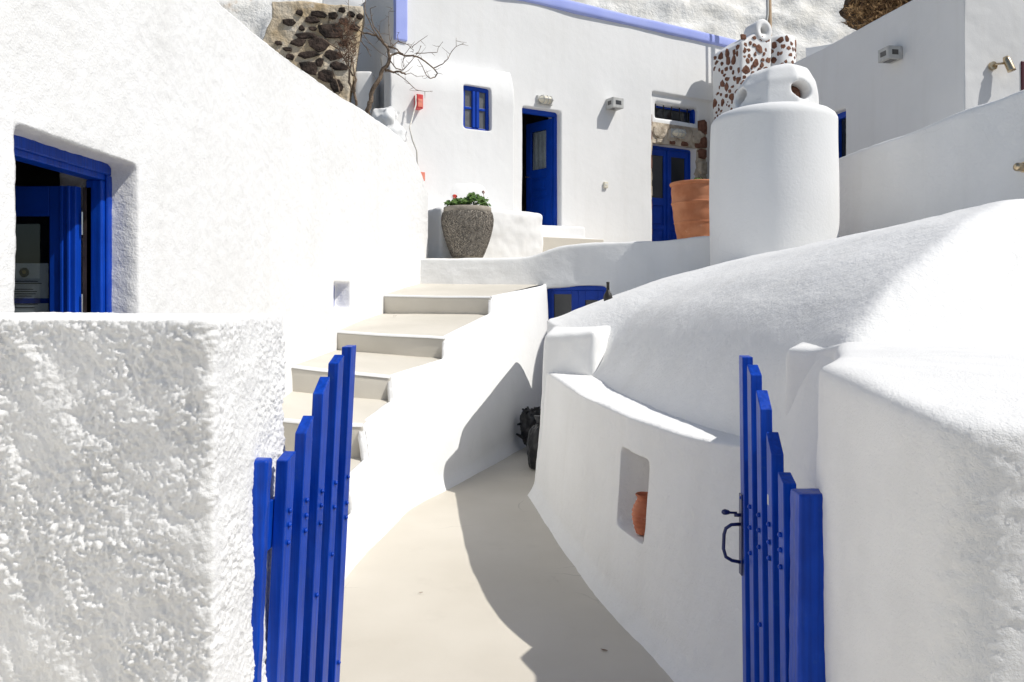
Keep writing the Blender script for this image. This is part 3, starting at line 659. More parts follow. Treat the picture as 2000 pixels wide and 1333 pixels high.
def gate(name, label, edges, zs, side, lean, rail_x, bolts, hinge):
    g = thing(name, label, 'gate', (edges[0][0], edges[0][1], 0), group='leaves of the blue slatted gate')
    (xa, ya), (xb, yb) = edges; L = math.hypot(xb - xa, yb - ya); ex, ey = (xb - xa) / L, (yb - ya) / L
    for i in range(5):
        x, y = xa + (xb - xa) * i / 4, ya + (yb - ya) * i / 4
        s = obj('slat', *slat_mesh(x, y, ex, ey, 0.056, 0.034, side, 0.05, zs[i][0], zs[i][1], lean), M['blue'], g, bevel=0.0025)
        for zb in bolts[i]:
            bx = x + ex * 0.028 + lean * (zb - 1.2); by = y + ey * 0.028
            obj('bolt', *bolt_mesh((bx - side * 0.0005, by, zb), -side), M['blue'], s, smooth=True)
    for (za, zb) in ((0.895, 1.03), (0.20, 0.29)):
        off = 0.036 * side
        p0 = np.array([xa, ya]) + np.array([ey, -ex]) * off - np.array([ex, ey]) * hinge; p1 = np.array([xb, yb]) + np.array([ey, -ex]) * off + np.array([ex, ey]) * 0.056
        mbx = MB(); V = []
        for zz in (za, zb):
            for p, t_ in ((p0, 0), (p1, 0), (p1, 1), (p0, 1)):
                q = p + np.array([ey, -ex]) * side * 0.012 * t_; V.append((q[0] + lean * (zz - 1.2), q[1], zz + 0.02 * (p is p1)))
        Fr = [(0, 1, 2, 3), (7, 6, 5, 4), (4, 5, 1, 0), (5, 6, 2, 1), (6, 7, 3, 2), (7, 4, 0, 3)]
        if side > 0: Fr = [tuple(reversed(f)) for f in Fr]
        obj('rail', np.array(V), Fr, M['blue'], g, bevel=0.002)
    return g
gl_ = gate('gate_leaf', 'left blue gate leaf of stepped slats beside the coarse stucco wall end', ((-0.616, 2.12), (-0.559, 2.62)),
     [(1.14, 1.156), (1.193, 1.237), (1.292, 1.34), (1.375, 1.40), (1.42, 1.423)], -1, 0.05, 0,
     [(0.995, 0.955, 0.905), (0.99, 0.945, 0.90), (0.985, 0.94, 0.885, 0.66), (0.98, 0.90, 0.745), (0.97, 0.88, 0.83, 0.33)], 0.055)
gr_ = gate('gate_leaf', 'right blue gate leaf with an iron pull handle beside the round pier', ((0.705, 2.0), (0.752, 2.5)),
     [(1.107, 1.125), (1.158, 1.21), (1.2625, 1.313), (1.35, 1.378), (1.395, 1.397)], 1, -0.012, 0,
     [(0.965, 0.925, 0.88), (0.955, 0.905, 0.86), (0.945, 0.90, 0.85, 0.62), (0.935, 0.87, 0.79), (0.93, 0.72)], 0.05)
hy, hx = 2.532, 0.752 + 0.003
hz0, hz1 = 0.716, 0.842
pts = [(hx, hy, hz1), (hx - 0.032, hy, hz1 - 0.002), (hx - 0.050, hy, hz1 - 0.014), (hx - 0.056, hy, hz1 - 0.034), (hx - 0.058, hy, hz0 + 0.045), (hx - 0.050, hy, hz0 + 0.018), (hx - 0.030, hy, hz0 + 0.006), (hx, hy, hz0)]
obj('handle', *tube(pts, 0.0058, 10), M['blue_metal'], gr_, smooth=True)
obj('handle_plate', *box(hx - 0.003, hx + 0.0015, hy - 0.014, hy + 0.014, hz0 - 0.04, hz1 + 0.10), M['blue_metal'], gr_, bevel=0.001)
mbl = MB(); mbl.add(*tube([(hx, hy, 0.872), (hx - 0.022, hy, 0.872)], 0.006, 8)); mbl.add(*tube([(hx - 0.014, hy, 0.879), (hx - 0.036, hy, 0.880), (hx - 0.042, hy, 0.881), (hx - 0.052, hy, 0.882), (hx - 0.060, hy, 0.881), (hx - 0.064, hy, 0.880)], [0.004, 0.004, 0.0075, 0.010, 0.008, 0.003], 10))
obj('latch', *mbl.out(), M['blue_metal'], gr_, smooth=True)
obj('stay', *box(0.722, 0.80, 2.16, 2.175, 1.005, 1.035), M['steel'], gr_, bevel=0.002)
# posts: rough edged where the plaster meets the paint
def post(label, x0, x1, y0, y1, z1, lean, seed):
    V, Fc = cells([x0, x1], [y0, y1], [0.0, z1], lambda *a: True)
    V, Fc = remesh(V, Fc, 0.006, 2, 0.5); V = lumpy(V, Fc, [(0.0012, 25, 2, seed)])
    V[:, 0] += lean * (V[:, 2] - z1)
    # painter's ragged edge: the side set against the plaster wanders
    o = obj('gate_post', V, Fc, M['blue'], smooth=True); return tag(o, label, 'post', 'posts of the blue gate')
post('slim blue gate post set against the coarse stucco wall end', -0.700, -0.643, 2.02, 2.07, 1.162, 0.05, 111)
post('thick square blue gate post against the round pier', 0.707, 0.800, 1.885, 1.955, 1.108, 0.008, 112)

# ------------------------------------------------------------------ upper house
HA = math.atan2(0.507, 0.862)
HF = Frame(0.44, 12.0, HA)
house = thing('white_house', 'large white house at the back with lilac roof trim and blue doors', 'house', (0.44, 12.0, 0), HA)
d1a, d1t = HF.at(1021, 212); d1b, _ = HF.at(1095, 222); d1t = 4.50; d1z = 2.66
rx0, rtop = HF.at(1273, 178); rx1 = HF.at(1392, 200)[0]
ttl, ttz1 = HF.at(1279, 199, 0.05); ttr, _ = HF.at(1363, 214, 0.05); _, ttz0 = HF.at(1279, 230, 0.05)
d2l, d2t = HF.at(1272, 279, 0.05); d2r, _ = HF.at(1362, 291, 0.05)
wl_, wz1 = HF.at(907, 164, -0.28); wr_, _ = HF.at(960, 172, -0.28); _, wz0 = HF.at(907, 249, -0.28)
HT = 6.13
xc = sorted(set([-2.42, wl_, wr_, d1a, d1b, rx0, ttl, ttr, d2l, d2r, rx1, 5.6])); zc = sorted(set([1.9, 2.3, d1z, wz0, wz1, d1t, ttz0, ttz1, d2t, rtop, HT]))
def hs(x, y, z):
    if wl_ < x < wr_ and wz0 < z < wz1 : return False
    if d1a < x < d1b and d1z < z < d1t: return False
    if ttl < x < ttr and ttz0 < z < ttz1: return False
    if d2l < x < d2r and 2.3 < z < d2t: return False
    if y < 0.05 and rx0 < x < rx1 and 2.3 < z < rtop: return False
    return True
V, Fc = cells(xc, [0, 0.05, 0.38], zc, hs)
V, Fc = remesh(V, Fc, 0.024, 1, 0.5)
V = lumpy(V, Fc, [(0.010, 0.8, 2, 121), (0.0008, 9, 2, 122)])
obj('front_wall', V, Fc, M['plaster_far'], house, local=True, smooth=True)
mb = MB(); mb.box(-2.40, -2.1, 0.39, 5, 1.9, HT).box(5.3, 5.58, 0.39, 5, 1.9, HT).box(-2.40, 5.58, 5, 5.3, 1.9, HT)
obj('side_wall', *mb.out(), M['plaster_far'], house, local=True)
obj('roof', *box(-2.1, 5.3, 0.39, 5, 5.8, 6.05), M['plaster_far'], house, local=True)
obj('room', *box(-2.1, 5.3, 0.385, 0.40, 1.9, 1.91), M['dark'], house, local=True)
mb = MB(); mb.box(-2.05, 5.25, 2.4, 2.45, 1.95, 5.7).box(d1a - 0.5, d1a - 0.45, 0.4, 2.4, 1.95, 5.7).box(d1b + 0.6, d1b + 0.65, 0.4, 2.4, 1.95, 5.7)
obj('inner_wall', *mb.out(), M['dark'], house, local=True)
# lilac trim: along the roof edge and down the left corner
V, Fc = cells([-2.46, 5.62], [-0.05, 0.40], [HT - 0.02, HT + 0.155], lambda *a: True); V, Fc = remesh(V, Fc, 0.03, 1)
obj('roof_trim', lumpy(V, Fc, [(0.012, 1.2, 2, 131)]), Fc, M['lilac'], house, local=True, smooth=True)
ba, bz = HF.at(770, 78); bb, _ = HF.at(795, 78)
V, Fc = cells([ba, bb], [-0.045, 0.05], [bz, HT - 0.02], lambda *a: True); V, Fc = remesh(V, Fc, 0.022, 2)
obj('corner_trim', lumpy(V, Fc, [(0.010, 2, 2, 132)]), Fc, M['lilac'], house, local=True, smooth=True)
# thick lower part with the small window
bl_, _ = HF.at(762, 200, -0.28); br_, _ = HF.at(1004, 200, -0.28); _, bt_ = HF.at(900, 120, -0.28)
V, Fc = cells([bl_, wl_, wr_, br_], [-0.28, -0.002], [1.9, wz0, wz1, bt_], lambda x, y, z: not (wl_ < x < wr_ and wz0 < z < wz1))
V, Fc = remesh(V, Fc, 0.020, 3, 0.5)
f = np.clip((V[:, 2] - (bt_ - 0.5)) / 0.5, 0, 1); V[:, 1] = np.where(V[:, 1] < -0.02, V[:, 1] + 0.14 * f ** 2, V[:, 1])
V = lumpy(V, Fc, [(0.014, 1.3, 2, 141), (0.001, 10, 2, 142)])
obj('buttress', V, Fc, M['plaster_far'], house, local=True, smooth=True)
# small four-pane window
W = obj('window', *MB().box(wl_, wl_ + 0.05, -0.20, -0.14, wz0 - 0.01, wz1 + 0.01).box(wr_ - 0.05, wr_, -0.20, -0.14, wz0 - 0.01, wz1 + 0.01)
        .box(wl_ + 0.05, wr_ - 0.05, -0.20, -0.14, wz1 - 0.06, wz1 + 0.01).box(wl_ + 0.05, wr_ - 0.05, -0.20, -0.14, wz0 - 0.01, wz0 + 0.03).out(), M['blue_door'], house, local=True, bevel=0.006)
cx = (wl_ + wr_) / 2
obj('sash', *MB().box(cx - 0.055, cx - 0.006, -0.215, -0.155, wz0 + 0.03, wz1 - 0.06).box(cx + 0.006, cx + 0.055, -0.215, -0.155, wz0 + 0.03, wz1 - 0.06).out(), M['blue_door'], W, local=True, bevel=0.006)
for (xa_, xb_) in ((wl_ + 0.05, cx - 0.055), (cx + 0.055, wr_ - 0.05)):
    obj('glazing_bar', *box(xa_, xb_, -0.195, -0.165, (wz0 + wz1) / 2 - 0.02, (wz0 + wz1) / 2 + 0.015), M['blue_door'], W, local=True, bevel=0.004)
zm = (wz0 + wz1) / 2
for (x0, x1) in ((wl_ + 0.05, cx - 0.055), (cx + 0.055, wr_ - 0.05)):
    for (z0, z1) in ((wz0 + 0.03, zm - 0.02), (zm + 0.015, wz1 - 0.06)):
        obj('pane', *box(x0, x1, -0.175, -0.168, z0, z1), M['pane_grey'], W, local=True)
# open door: frame and a leaf swung in on its right-hand hinges
obj('door_frame', *MB().box(d1a, d1b, 0.10, 0.17, d1t - 0.07, d1t + 0.01).box(d1b - 0.055, d1b + 0.005, 0.10, 0.17, d1z, d1t - 0.07).box(d1a - 0.005, d1a + 0.03, 0.10, 0.17, d1z, d1t - 0.07).out(), M['blue_door'], house, local=True, bevel=0.005)
ang = math.radians(-80); hxp, hyp = d1b - 0.06, 0.17
def swing(V):
    c, s = math.cos(ang), math.sin(ang); x, y = V[:, 0], V[:, 1]
    return np.c_[hxp + c * x - s * y, hyp + s * x + c * y, V[:, 2]]
LW = (d1b - d1a) - 0.09; lz0, lz1 = d1z + 0.02, d1t - 0.08; pz0 = lz1 - 0.78
mb = MB().box(-LW, -LW + 0.12, 0, 0.045, lz0, lz1).box(-0.13, 0, 0, 0.045, lz0, lz1).box(-LW + 0.12, -0.13, 0, 0.045, lz1 - 0.15, lz1).box(-LW + 0.12, -0.13, 0, 0.045, pz0 - 0.14, pz0)
mb.box(-LW + 0.12, -0.13, 0.012, 0.040, lz0 + 0.12, pz0 - 0.14).box(-LW + 0.12, -0.13, 0, 0.045, lz0, lz0 + 0.12).box(-LW + 0.12, -0.13, 0, 0.045, lz0 + 0.52, lz0 + 0.60)
mb.box(-LW + 0.17, -0.18, 0.002, 0.012, lz0 + 0.17, lz0 + 0.47).box(-LW + 0.17, -0.18, 0.002, 0.012, lz0 + 0.65, pz0 - 0.19)
V, Fc = mb.out(); leaf = obj('door', swing(V), Fc, M['blue_door'], house, local=True, bevel=0.004)
V, Fc = box(-LW + 0.12, -0.13, 0.014, 0.020, pz0, lz1 - 0.15); obj('pane', swing(V), Fc, M['glass'], leaf, local=True)
uu = np.linspace(0, 1, 24); C = np.array([[(-LW + 0.13 + (LW - 0.27) * a, 0.035 + 0.008 * math.sin(a * 21 + b * 2), pz0 + (lz1 - 0.16 - pz0) * b) for a in uu] for b in np.linspace(0, 1, 8)])
V, Fc = grid(C); obj('curtain', swing(V), Fc, M['cloth'], leaf, local=True, smooth=True)
V, Fc = tube([(-LW + 0.05, -0.05, pz0 - 0.10), (-LW + 0.05, 0.0, pz0 - 0.10)], 0.012, 8); obj('handle', swing(V), Fc, M['brass'], leaf, local=True)
# transom opening with iron bars
TW = obj('transom_window', *MB().box(ttl, ttr, 0.22, 0.26, ttz0, ttz0 + 0.03).box(ttl, ttr, 0.22, 0.26, ttz1 - 0.04, ttz1).box(ttr - 0.04, ttr, 0.12, 0.22, ttz0, ttz1).out(), M['blue_door'], house, local=True)
obj('pane', *box(ttl, ttr - 0.04, 0.24, 0.25, ttz0 + 0.03, ttz1 - 0.04), M['pane'], TW, local=True)
for i in range(5):
    x = ttl + (ttr - ttl) * (0.09 + 0.185 * i); obj('bar', *tube([(x, 0.14, ttz0 - 0.01), (x, 0.14, ttz1 + 0.01)], 0.011, 6), M['black'], TW, local=True)
# double door and its stone surround
def dd_leaf(x0, x1, y):
    g = MB(); z0, z1 = 2.30, d2t - 0.05; w = 0.085
    pm = z1 - 0.86
    g.box(x0, x0 + w, y, y + 0.05, z0, z1).box(x1 - w, x1, y, y + 0.05, z0, z1).box(x0 + w, x1 - w, y, y + 0.05, z1 - 0.11, z1).box(x0 + w, x1 - w, y, y + 0.05, pm - 0.13, pm)
    g.box(x0 + w, x1 - w, y, y + 0.05, pm - 0.56, pm - 0.48).box(x0 + w, x1 - w, y + 0.02, y + 0.045, z0, pm - 0.13)
    g.box(x0 + w + 0.03, x1 - w - 0.03, y + 0.004, y + 0.02, pm - 0.45, pm - 0.17).box(x0 + w + 0.03, x1 - w - 0.03, y + 0.004, y + 0.02, z0 + 0.1, pm - 0.60)
    lf = obj('door_leaf', *g.out(), M['blue_door'], house, local=True, bevel=0.004)
    obj('pane', *box(x0 + w, x1 - w, y + 0.02, y + 0.03, pm, z1 - 0.11), M['pane'], lf, local=True)
    return lf
dm = (d2l + d2r) / 2
dd_leaf(d2l + 0.03, dm - 0.004, 0.24); dd_leaf(dm + 0.004, d2r - 0.03, 0.24)
obj('door_frame', *MB().box(d2l, d2r, 0.22, 0.30, d2t - 0.05, d2t + 0.02).box(d2l, d2l + 0.03, 0.22, 0.30, 2.3, d2t - 0.05).box(d2r - 0.03, d2r, 0.22, 0.30, 2.3, d2t - 0.05).box(dm - 0.02, dm + 0.02, 0.215, 0.24, 2.3, d2t - 0.05).out(), M['blue_door'], house, local=True, bevel=0.004)

def stone_mesh(w, h, dep, n=9, jit=0.16, seed=0, square=0.0):
    """irregular stone face in local x,z rising towards -y"""
    r = random.Random(seed); ring = []
    for k in range(n):
        a = 2 * math.pi * (k + r.uniform(-.25, .25)) / n; c, s = math.cos(a), math.sin(a)
        if square: m = max(abs(c), abs(s)); c, s = c * (1 - square) + c / m * square, s * (1 - square) + s / m * square
        q = 1 + r.uniform(-jit, jit); ring.append((c * w / 2 * q, s * h / 2 * q))
    V = [(x, 0.02, z) for x, z in ring] + [(x * 0.96, -dep * 0.7, z * 0.96) for x, z in ring] + [(x * 0.66 + r.uniform(-.06, .06) * w, -dep * r.uniform(.85, 1.15), z * 0.66) for x, z in ring] + [(0, -dep, 0)]
    Fc = []
    for j in range(2):
        for k in range(n): Fc.append((j * n + k, j * n + (k + 1) % n, (j + 1) * n + (k + 1) % n, (j + 1) * n + k))
    for k in range(n): Fc.append((2 * n + k, 2 * n + (k + 1) % n, 3 * n))
    return np.array(V), Fc
sw = obj('door_surround', *MB().box(d2l - 0.09, d2l, 0.035, 0.2, 2.3, d2t + 0.36).box(d2r, d2r + 0.20, 0.035, 0.2, 2.3, d2t + 0.36).box(d2l, d2r, 0.035, 0.2, d2t, d2t + 0.36).out(), M['block'], house, local=True)
sid = 0
zz = 2.34
while zz < d2t + 0.30:
    hgt = random.uniform(0.20, 0.33)
    for (x, w) in ((d2l - 0.045, 0.085), (d2r + 0.10, 0.20)):
        V, Fc = stone_mesh(w, hgt * 0.90, 0.014 if w < .1 else 0.03, 10, 0.07, sid, 0.9); sid += 1
        obj('stone', V + np.array([x, 0.03, zz + hgt / 2]), Fc, M['tuff'] if random.random() < 0.6 else M['block'], sw, local=True)
    zz += hgt
xx = d2l + 0.02
while xx < d2r - 0.05:
    w = random.uniform(0.24, 0.36)
    V, Fc = stone_mesh(w * 0.93, 0.24, 0.03, 10, 0.08, sid, 0.9); sid += 1
    obj('stone', V + np.array([xx + w / 2, 0.03, d2t + 0.20 + random.uniform(-.02, .03)]), Fc, M['block'], sw, local=True)
    V, Fc = stone_mesh(w * 0.5, 0.08, 0.018, 8, 0.1, sid, 0.8); sid += 1
    obj('stone', V + np.array([xx + w / 2, 0.03, d2t + 0.045]), Fc, M['tuff'] if random.random() < .4 else M['block'], sw, local=True)
    xx += w
# plinth, bench and lumps at the foot of the house
V, Fc = cells([br_ - 0.02, 0.62], [-0.80, -0.36, -0.002], [1.9, 2.44, 2.655], lambda x, y, z: z < 2.44 and y < -0.36 or y > -0.36)
V, Fc = remesh(V, Fc, 0.024, 5, 0.6); V = lumpy(V, Fc, [(0.010, 2, 2, 151)])
obj('plinth', V, Fc, M['plaster_far'], house, local=True, smooth=True)
obj('step', *box(br_ + 0.0, 0.60, -0.845, -0.81, 2.0, 2.425), M['step'], house, local=True, bevel=0.01)
V1, F1 = box(bl_ + 0.35, br_ - 0.0, -1.12, -0.25, 1.95, 2.74)
V, Fc = remesh(V1, F1, 0.028, 24, 0.6); V = lumpy(V, Fc, [(0.026, 2.0, 2, 152), (0.007, 9, 3, 153)])
obj('bench', V, Fc, M['plaster_far'], house, local=True, smooth=True)
def blob(c, r, seed, amp=0.12, n=14):
    V, Fc = lathe([(math.sin(a) * 1.0 + 1e-4, -math.cos(a)) for a in np.linspace(0.02, math.pi - 0.02, n)], 22)
    d = 1 + amp * fbm(V, 1.4, 3, seed); return V * d[:, None] * np.array(r) + np.array(c), Fc
lx, lz = HF.at(925, 378, -0.4); obj('bench_lump', *blob((lx, -0.262, lz - 0.02), (0.33, 0.05, 0.22), 154, 0.15), M['plaster_far'], house, local=True, smooth=True)
lx, lz = HF.at(1008, 432, -0.15); obj('door_lump', *blob((lx, -0.10, lz), (0.13, 0.16, 0.19), 155), M['plaster_far'], house, local=True, smooth=True)
# lumpy corner where the left end meets the rocks
mbv = MB()
for k, (px, py, r) in enumerate([(770, 235, .18), (782, 262, .19), (792, 285, .17), (797, 312, .18), (806, 332, .16), (812, 358, .18), (820, 390, .18), (822, 430, .2)]):
    lx, lz = HF.at(px - 4, py, -0.45); mbv.add(*blob((lx - 0.10, -0.38, lz), (r * .85, 0.20, r * .8), 160 + k, 0.4))
V, Fc = mbv.out(); V, Fc = remesh(V, Fc, 0.022, 3, 0.5); V = lumpy(V, Fc, [(0.03, 5, 3, 169)])
obj('rock_lump', V, Fc, M['plaster_far'], house, local=True, smooth=True)

# ------------------------------------------------------------------ fittings on the house front
def on_house(name, label, cat, px, py, c=0.0, group=None):
    tx_, tz_ = HF.at(px, py, c); w = HF.w(tx_, c, tz_)
    return thing(name, label, cat, tuple(w), HA, group)
def box_lamp(label, loc, rz, flip=1):
    L_ = thing('wall_lamp', label, 'lamp', loc, rz, 'square up-and-down wall lamps')
    obj('body', *box(-0.11, 0.11, -0.20, 0.0, -0.085, 0.085), M['steel'], L_, local=True, bevel=0.008)
    obj('slot', *box(-0.055 * 1, 0.055, -0.204, -0.20, -0.03, 0.035), M['lamp_dark'], L_, local=True)
    for xq in (-0.1135, 0.11): obj('side_slot', *box(xq, xq + 0.0035, -0.15, -0.06, -0.03, 0.035), M['lamp_dark'], L_, local=True)
    obj('lens', *box(-0.07, 0.07, -0.15, -0.05, -0.0885, -0.085), M['lamp_dark'], L_, local=True)
    return L_
tx_, tz_ = HF.at(1193, 206, 0.0); box_lamp('grey square wall lamp between the two blue doors of the back house', tuple(HF.w(tx_, -0.004, tz_)), HA)
def bulkhead(label, px, py, c, s=1.0):
    B_ = on_house('bulkhead_light', label, 'lamp', px, py, c, 'caged bulkhead lights')
    V, Fc = blob((0, -0.05 * s, 0), (0.13 * s, 0.075 * s, 0.062 * s), 3, 0.0); obj('glass', V, Fc, M['ivory'], B_, local=True, smooth=True)
    obj('base', *box(-0.14 * s, 0.14 * s, -0.025 * s, 0.02, -0.07 * s, 0.07 * s), M['steel'], B_, local=True, bevel=0.01)
    for x in (-0.07, 0.0, 0.07):
        obj('cage_bar', *tube([(x * s, -0.02 * s, 0.068 * s), (x * s, -0.10 * s, 0.055 * s), (x * s, -0.132 * s, 0.0), (x * s, -0.10 * s, -0.055 * s), (x * s, -0.02 * s, -0.068 * s)], 0.006 * s, 6), M['steel'], B_, local=True, smooth=True)
    obj('cage_hoop', *tube([(-0.135 * s, -0.03 * s, 0), (-0.10 * s, -0.11 * s, 0), (0, -0.137 * s, 0), (0.10 * s, -0.11 * s, 0), (0.135 * s, -0.03 * s, 0)], 0.006 * s, 6), M['steel'], B_, local=True, smooth=True)
bulkhead('caged oval light above the open blue door', 1063, 197, -0.01)
bulkhead('caged oval light on the stone lintel over the double door', 1322, 262, 0.02, 1.1)
b_ = on_house('door_bell', 'small ivory push-button box low on the back house wall', 'switch', 1182, 362, -0.002)
obj('body', *box(-0.04, 0.04, -0.035, 0.004, -0.05, 0.05), M['ivory'], b_, local=True, bevel=0.008)
obj('button', *tube([(0, -0.034, 0.005), (0, -0.042, 0.005)], 0.014, 12), M['paper'], b_, local=True)
rb = on_house('alarm_box', 'red wall box with a cable near the bare tree', 'box', 819, 199, -0.36)
obj('body', *box(-0.046, 0.046, -0.03, 0.09, -0.098, 0.098), M['red'], rb, local=True, bevel=0.008)
obj('cover', *box(-0.034, 0.034, -0.036, -0.03, -0.08, 0.03), M['coral'], rb, local=True, bevel=0.003)
rb2 = on_house('junction_box', 'faded coral box low at the white house corner, below the red box', 'box', 822, 345, -0.46)
obj('body', *box(-0.055, 0.055, -0.02, 0.10, -0.06, 0.06), M['coral'], rb2, local=True, bevel=0.006)
cpts = []
for px, py, c in [(812, 186, -.40), (812, 205, -.42), (806, 228, -.50), (800, 250, -.62), (806, 275, -.64), (814, 295, -.60), (815, 318, -.58), (819, 338, -.52)]:
    tx_, tz_ = HF.at(px, py, c); cpts.append(HF.w(tx_, c, tz_))
o = obj('cable', *tube(cpts, 0.011, 8), M['cable'], smooth=True); tag(o, 'thin painted cable running down between the red and coral boxes', 'cable')

# ------------------------------------------------------------------ stone-faced wall with the bare tree, upper left
SF = Frame(-2.9, 10.55, math.radians(9))
sw_ = thing('stone_wall', 'rubble wall of black lava stones in tan mortar behind the bare tree', 'wall', (-2.9, 10.55, 0), SF.a)
xl_, _ = SF.at(528, 60); xr_, zt_ = SF.at(712, 9); xr2, _ = SF.at(672, 180)
V, Fc = cells([xl_, xr_], [0, 0.5], [2.0, zt_], lambda *a: True); V, Fc = remesh(V, Fc, 0.03, 3)
V[:, 0] -= np.where(V[:, 0] > xl_ + 0.8, np.clip((zt_ - V[:, 2]) / 1.5, 0, 1.4) * (xr_ - xr2) * 0.85, 0)
V[:, 0] -= np.where(V[:, 0] < xl_ + 0.4, np.clip((zt_ - V[:, 2] - 0.25) / 1.2, 0, 1) * 0.45, 0)
V = lumpy(V, Fc, [(0.014, 2.5, 3, 171), (0.008, 9, 3, 172)])
obj('mortar', V, Fc, M['mortar'], sw_, local=True, smooth=True)
SL = [(430, 165, 90, 70), (685, 185, 150, 70), (865, 205, 110, 100), (980, 130, 70, 60), (605, 265, 160, 90), (460, 365, 70, 60), (600, 380, 90, 50), (840, 390, 290, 170), (515, 470, 210, 80),
      (420, 560, 170, 90), (700, 580, 250, 150), (275, 640, 110, 50), (310, 735, 90, 80), (530, 710, 230, 80), (695, 815, 100, 120), (545, 880, 210, 160), (870, 720, 200, 110), (930, 860, 210, 90),
      (790, 990, 190, 140), (900, 1110, 150, 140), (300, 290, 140, 90), (1010, 280, 120, 70), (1150, 360, 110, 80), (1220, 220, 70, 70), (1100, 185, 90, 60), (1010, 560, 110, 60), (160, 560, 90, 50)]
for i, (cx_, cy_, w, h) in enumerate(SL):
    px, py = 520 + cx_ / 6.665, cy_ / 6.665
    lx, lz = SF.at(px, py, -0.02); D_ = 10.4
    V, Fc = stone_mesh(w / 6.665 / F * D_ * 1.2, h / 6.665 / F * D_ * 1.2, 0.022, 7, 0.27, 300 + i, 0.3)
    o = obj('stone', V + np.array([lx, -0.016, lz]), Fc, M['basalt'], sw_, local=True)
# low white wall pieces between stones and house
V, Fc = cells([0, 2.3], [0, 0.4], [2.0, 7.5], lambda *a: True); V, Fc = remesh(V, Fc, 0.04, 3)
V = lumpy(V, Fc, [(0.03, 1.2, 3, 175), (0.008, 7, 2, 176)])
pw0 = P(690, 200, 12.2); 
V = V @ np.array(Matrix.Rotation(math.radians(14), 3, 'Z')).T + np.array([pw0[0] - 0.5, pw0[1], 0])
o = obj('white_wall', V, Fc, M['plaster_far'], smooth=True); tag(o, 'tall uneven white wall behind the bare tree, left of the lilac corner', 'wall')
V, Fc = cells([0, 0.22], [0, 0.9], [2.0, 4.72], lambda *a: True); V, Fc = remesh(V, Fc, 0.03, 4); V = lumpy(V, Fc, [(0.02, 2, 2, 177)])
pw1 = P(712, 200, 10.75); V = V + np.array([pw1[0] - 0.12, pw1[1], 0])
o = obj('white_pillar', V, Fc, M['plaster_far'], smooth=True); tag(o, 'narrow white plastered pillar between the lava-stone wall and the bare tree', 'pillar')

# bare tree
tr_ = thing('bare_tree', 'leafless thorny tree leaning over the left white wall', 'tree', tuple(P(716, 215, 10.2)))
def tpt(x, y, D): return P(640 + x / 5.797, y / 5.797, D)
def limb(pts, r0, r1, D0=10.2, dj=0.25, seed=0, n=6):
    r = random.Random(seed); m = len(pts); out = []
    dd = 0
    for i, (x, y) in enumerate(pts):
        dd += r.uniform(-1, 1) * dj * 0.35; out.append(tpt(x, y, D0 + dd))
    fine = []
    for i in range(m - 1):
        for f in np.linspace(0, 1, 4)[:-1]: fine.append(out[i] * (1 - f) + out[i + 1] * f + np.array([r.uniform(-1, 1), r.uniform(-1, 1), r.uniform(-1, 1)]) * r1 * 0.8)
    fine.append(out[-1])
    return fine, np.linspace(r0, r1, len(fine))
trunk_pts = [(455, 1290), (470, 1180), (500, 1060), (560, 930), (640, 790), (700, 660)]
pts, rr = limb(trunk_pts, 0.034, 0.024, dj=0.05, seed=1); obj('trunk', *tube(pts, rr, 9), M['bark'], tr_, smooth=True)
LIMBS = [([(700, 660), (690, 570), (640, 490), (560, 410), (480, 385), (390, 370)], .026, .014), ([(700, 660), (720, 625), (800, 600), (870, 635), (960, 635), (1040, 655), (1120, 710), (1200, 775), (1240, 830), (1215, 875), (1160, 890), (1120, 860), (1070, 750), (1020, 670)], .020, .005),
         ([(1200, 775), (1300, 725), (1360, 670), (1400, 590), (1455, 530), (1540, 490)], .010, .004), ([(1455, 530), (1455, 430)], .005, .003), ([(650, 795), (740, 815), (830, 820), (880, 845)], .020, .014),
         ([(710, 690), (770, 775), (850, 800), (960, 680), (1030, 590), (1060, 520)], .010, .004), ([(690, 530), (760, 550), (830, 605), (880, 640)], .016, .010), ([(690, 530), (720, 540), (800, 470), (910, 510), (970, 570), (965, 600)], .009, .004),
         ([(960, 540), (970, 520), (1050, 460), (1130, 405)], .007, .003), ([(870, 635), (850, 700), (860, 760)], .008, .005), ([(1000, 610), (1140, 600), (1240, 595), (1250, 550), (1300, 480)], .007, .003),
         ([(640, 490), (580, 380), (520, 300), (495, 220), (480, 100), (550, 75)], .012, .004), ([(560, 410), (510, 330), (430, 150), (420, 60), (430, -30)], .012, .005), ([(720, 540), (700, 440), (690, 300), (690, 140), (730, 100)], .007, .003),
         ([(390, 370), (460, 470), (560, 570), (690, 660)], .007, .004), ([(740, 815), (850, 880), (930, 950), (1000, 1020), (1100, 1040), (1190, 1035)], .008, .003), ([(880, 845), (940, 830), (1010, 870), (1110, 860)], .006, .003),
         ([(390, 370), (300, 290), (240, 200), (235, -20)], .010, .004), ([(390, 370), (375, 465), (440, 550), (490, 640)], .010, .006), ([(375, 465), (260, 540)], .008, .005), ([(800, 470), (790, 400), (810, 370)], .006, .003),
         ([(590, 440), (585, 330), (595, 250)], .005, .003), ([(870, 620), (950, 520), (920, 500)], .006, .003), ([(560, 410), (470, 340), (380, 290)], .008, .004)]
for i, (pts_, a, b_) in enumerate(LIMBS):
    pts, rr = limb(pts_, a * .78, b_ * .78, seed=20 + i); obj('branch', *tube(pts, rr, 6), M['bark'], tr_, smooth=True)
mb = MB(); r = random.Random(5)
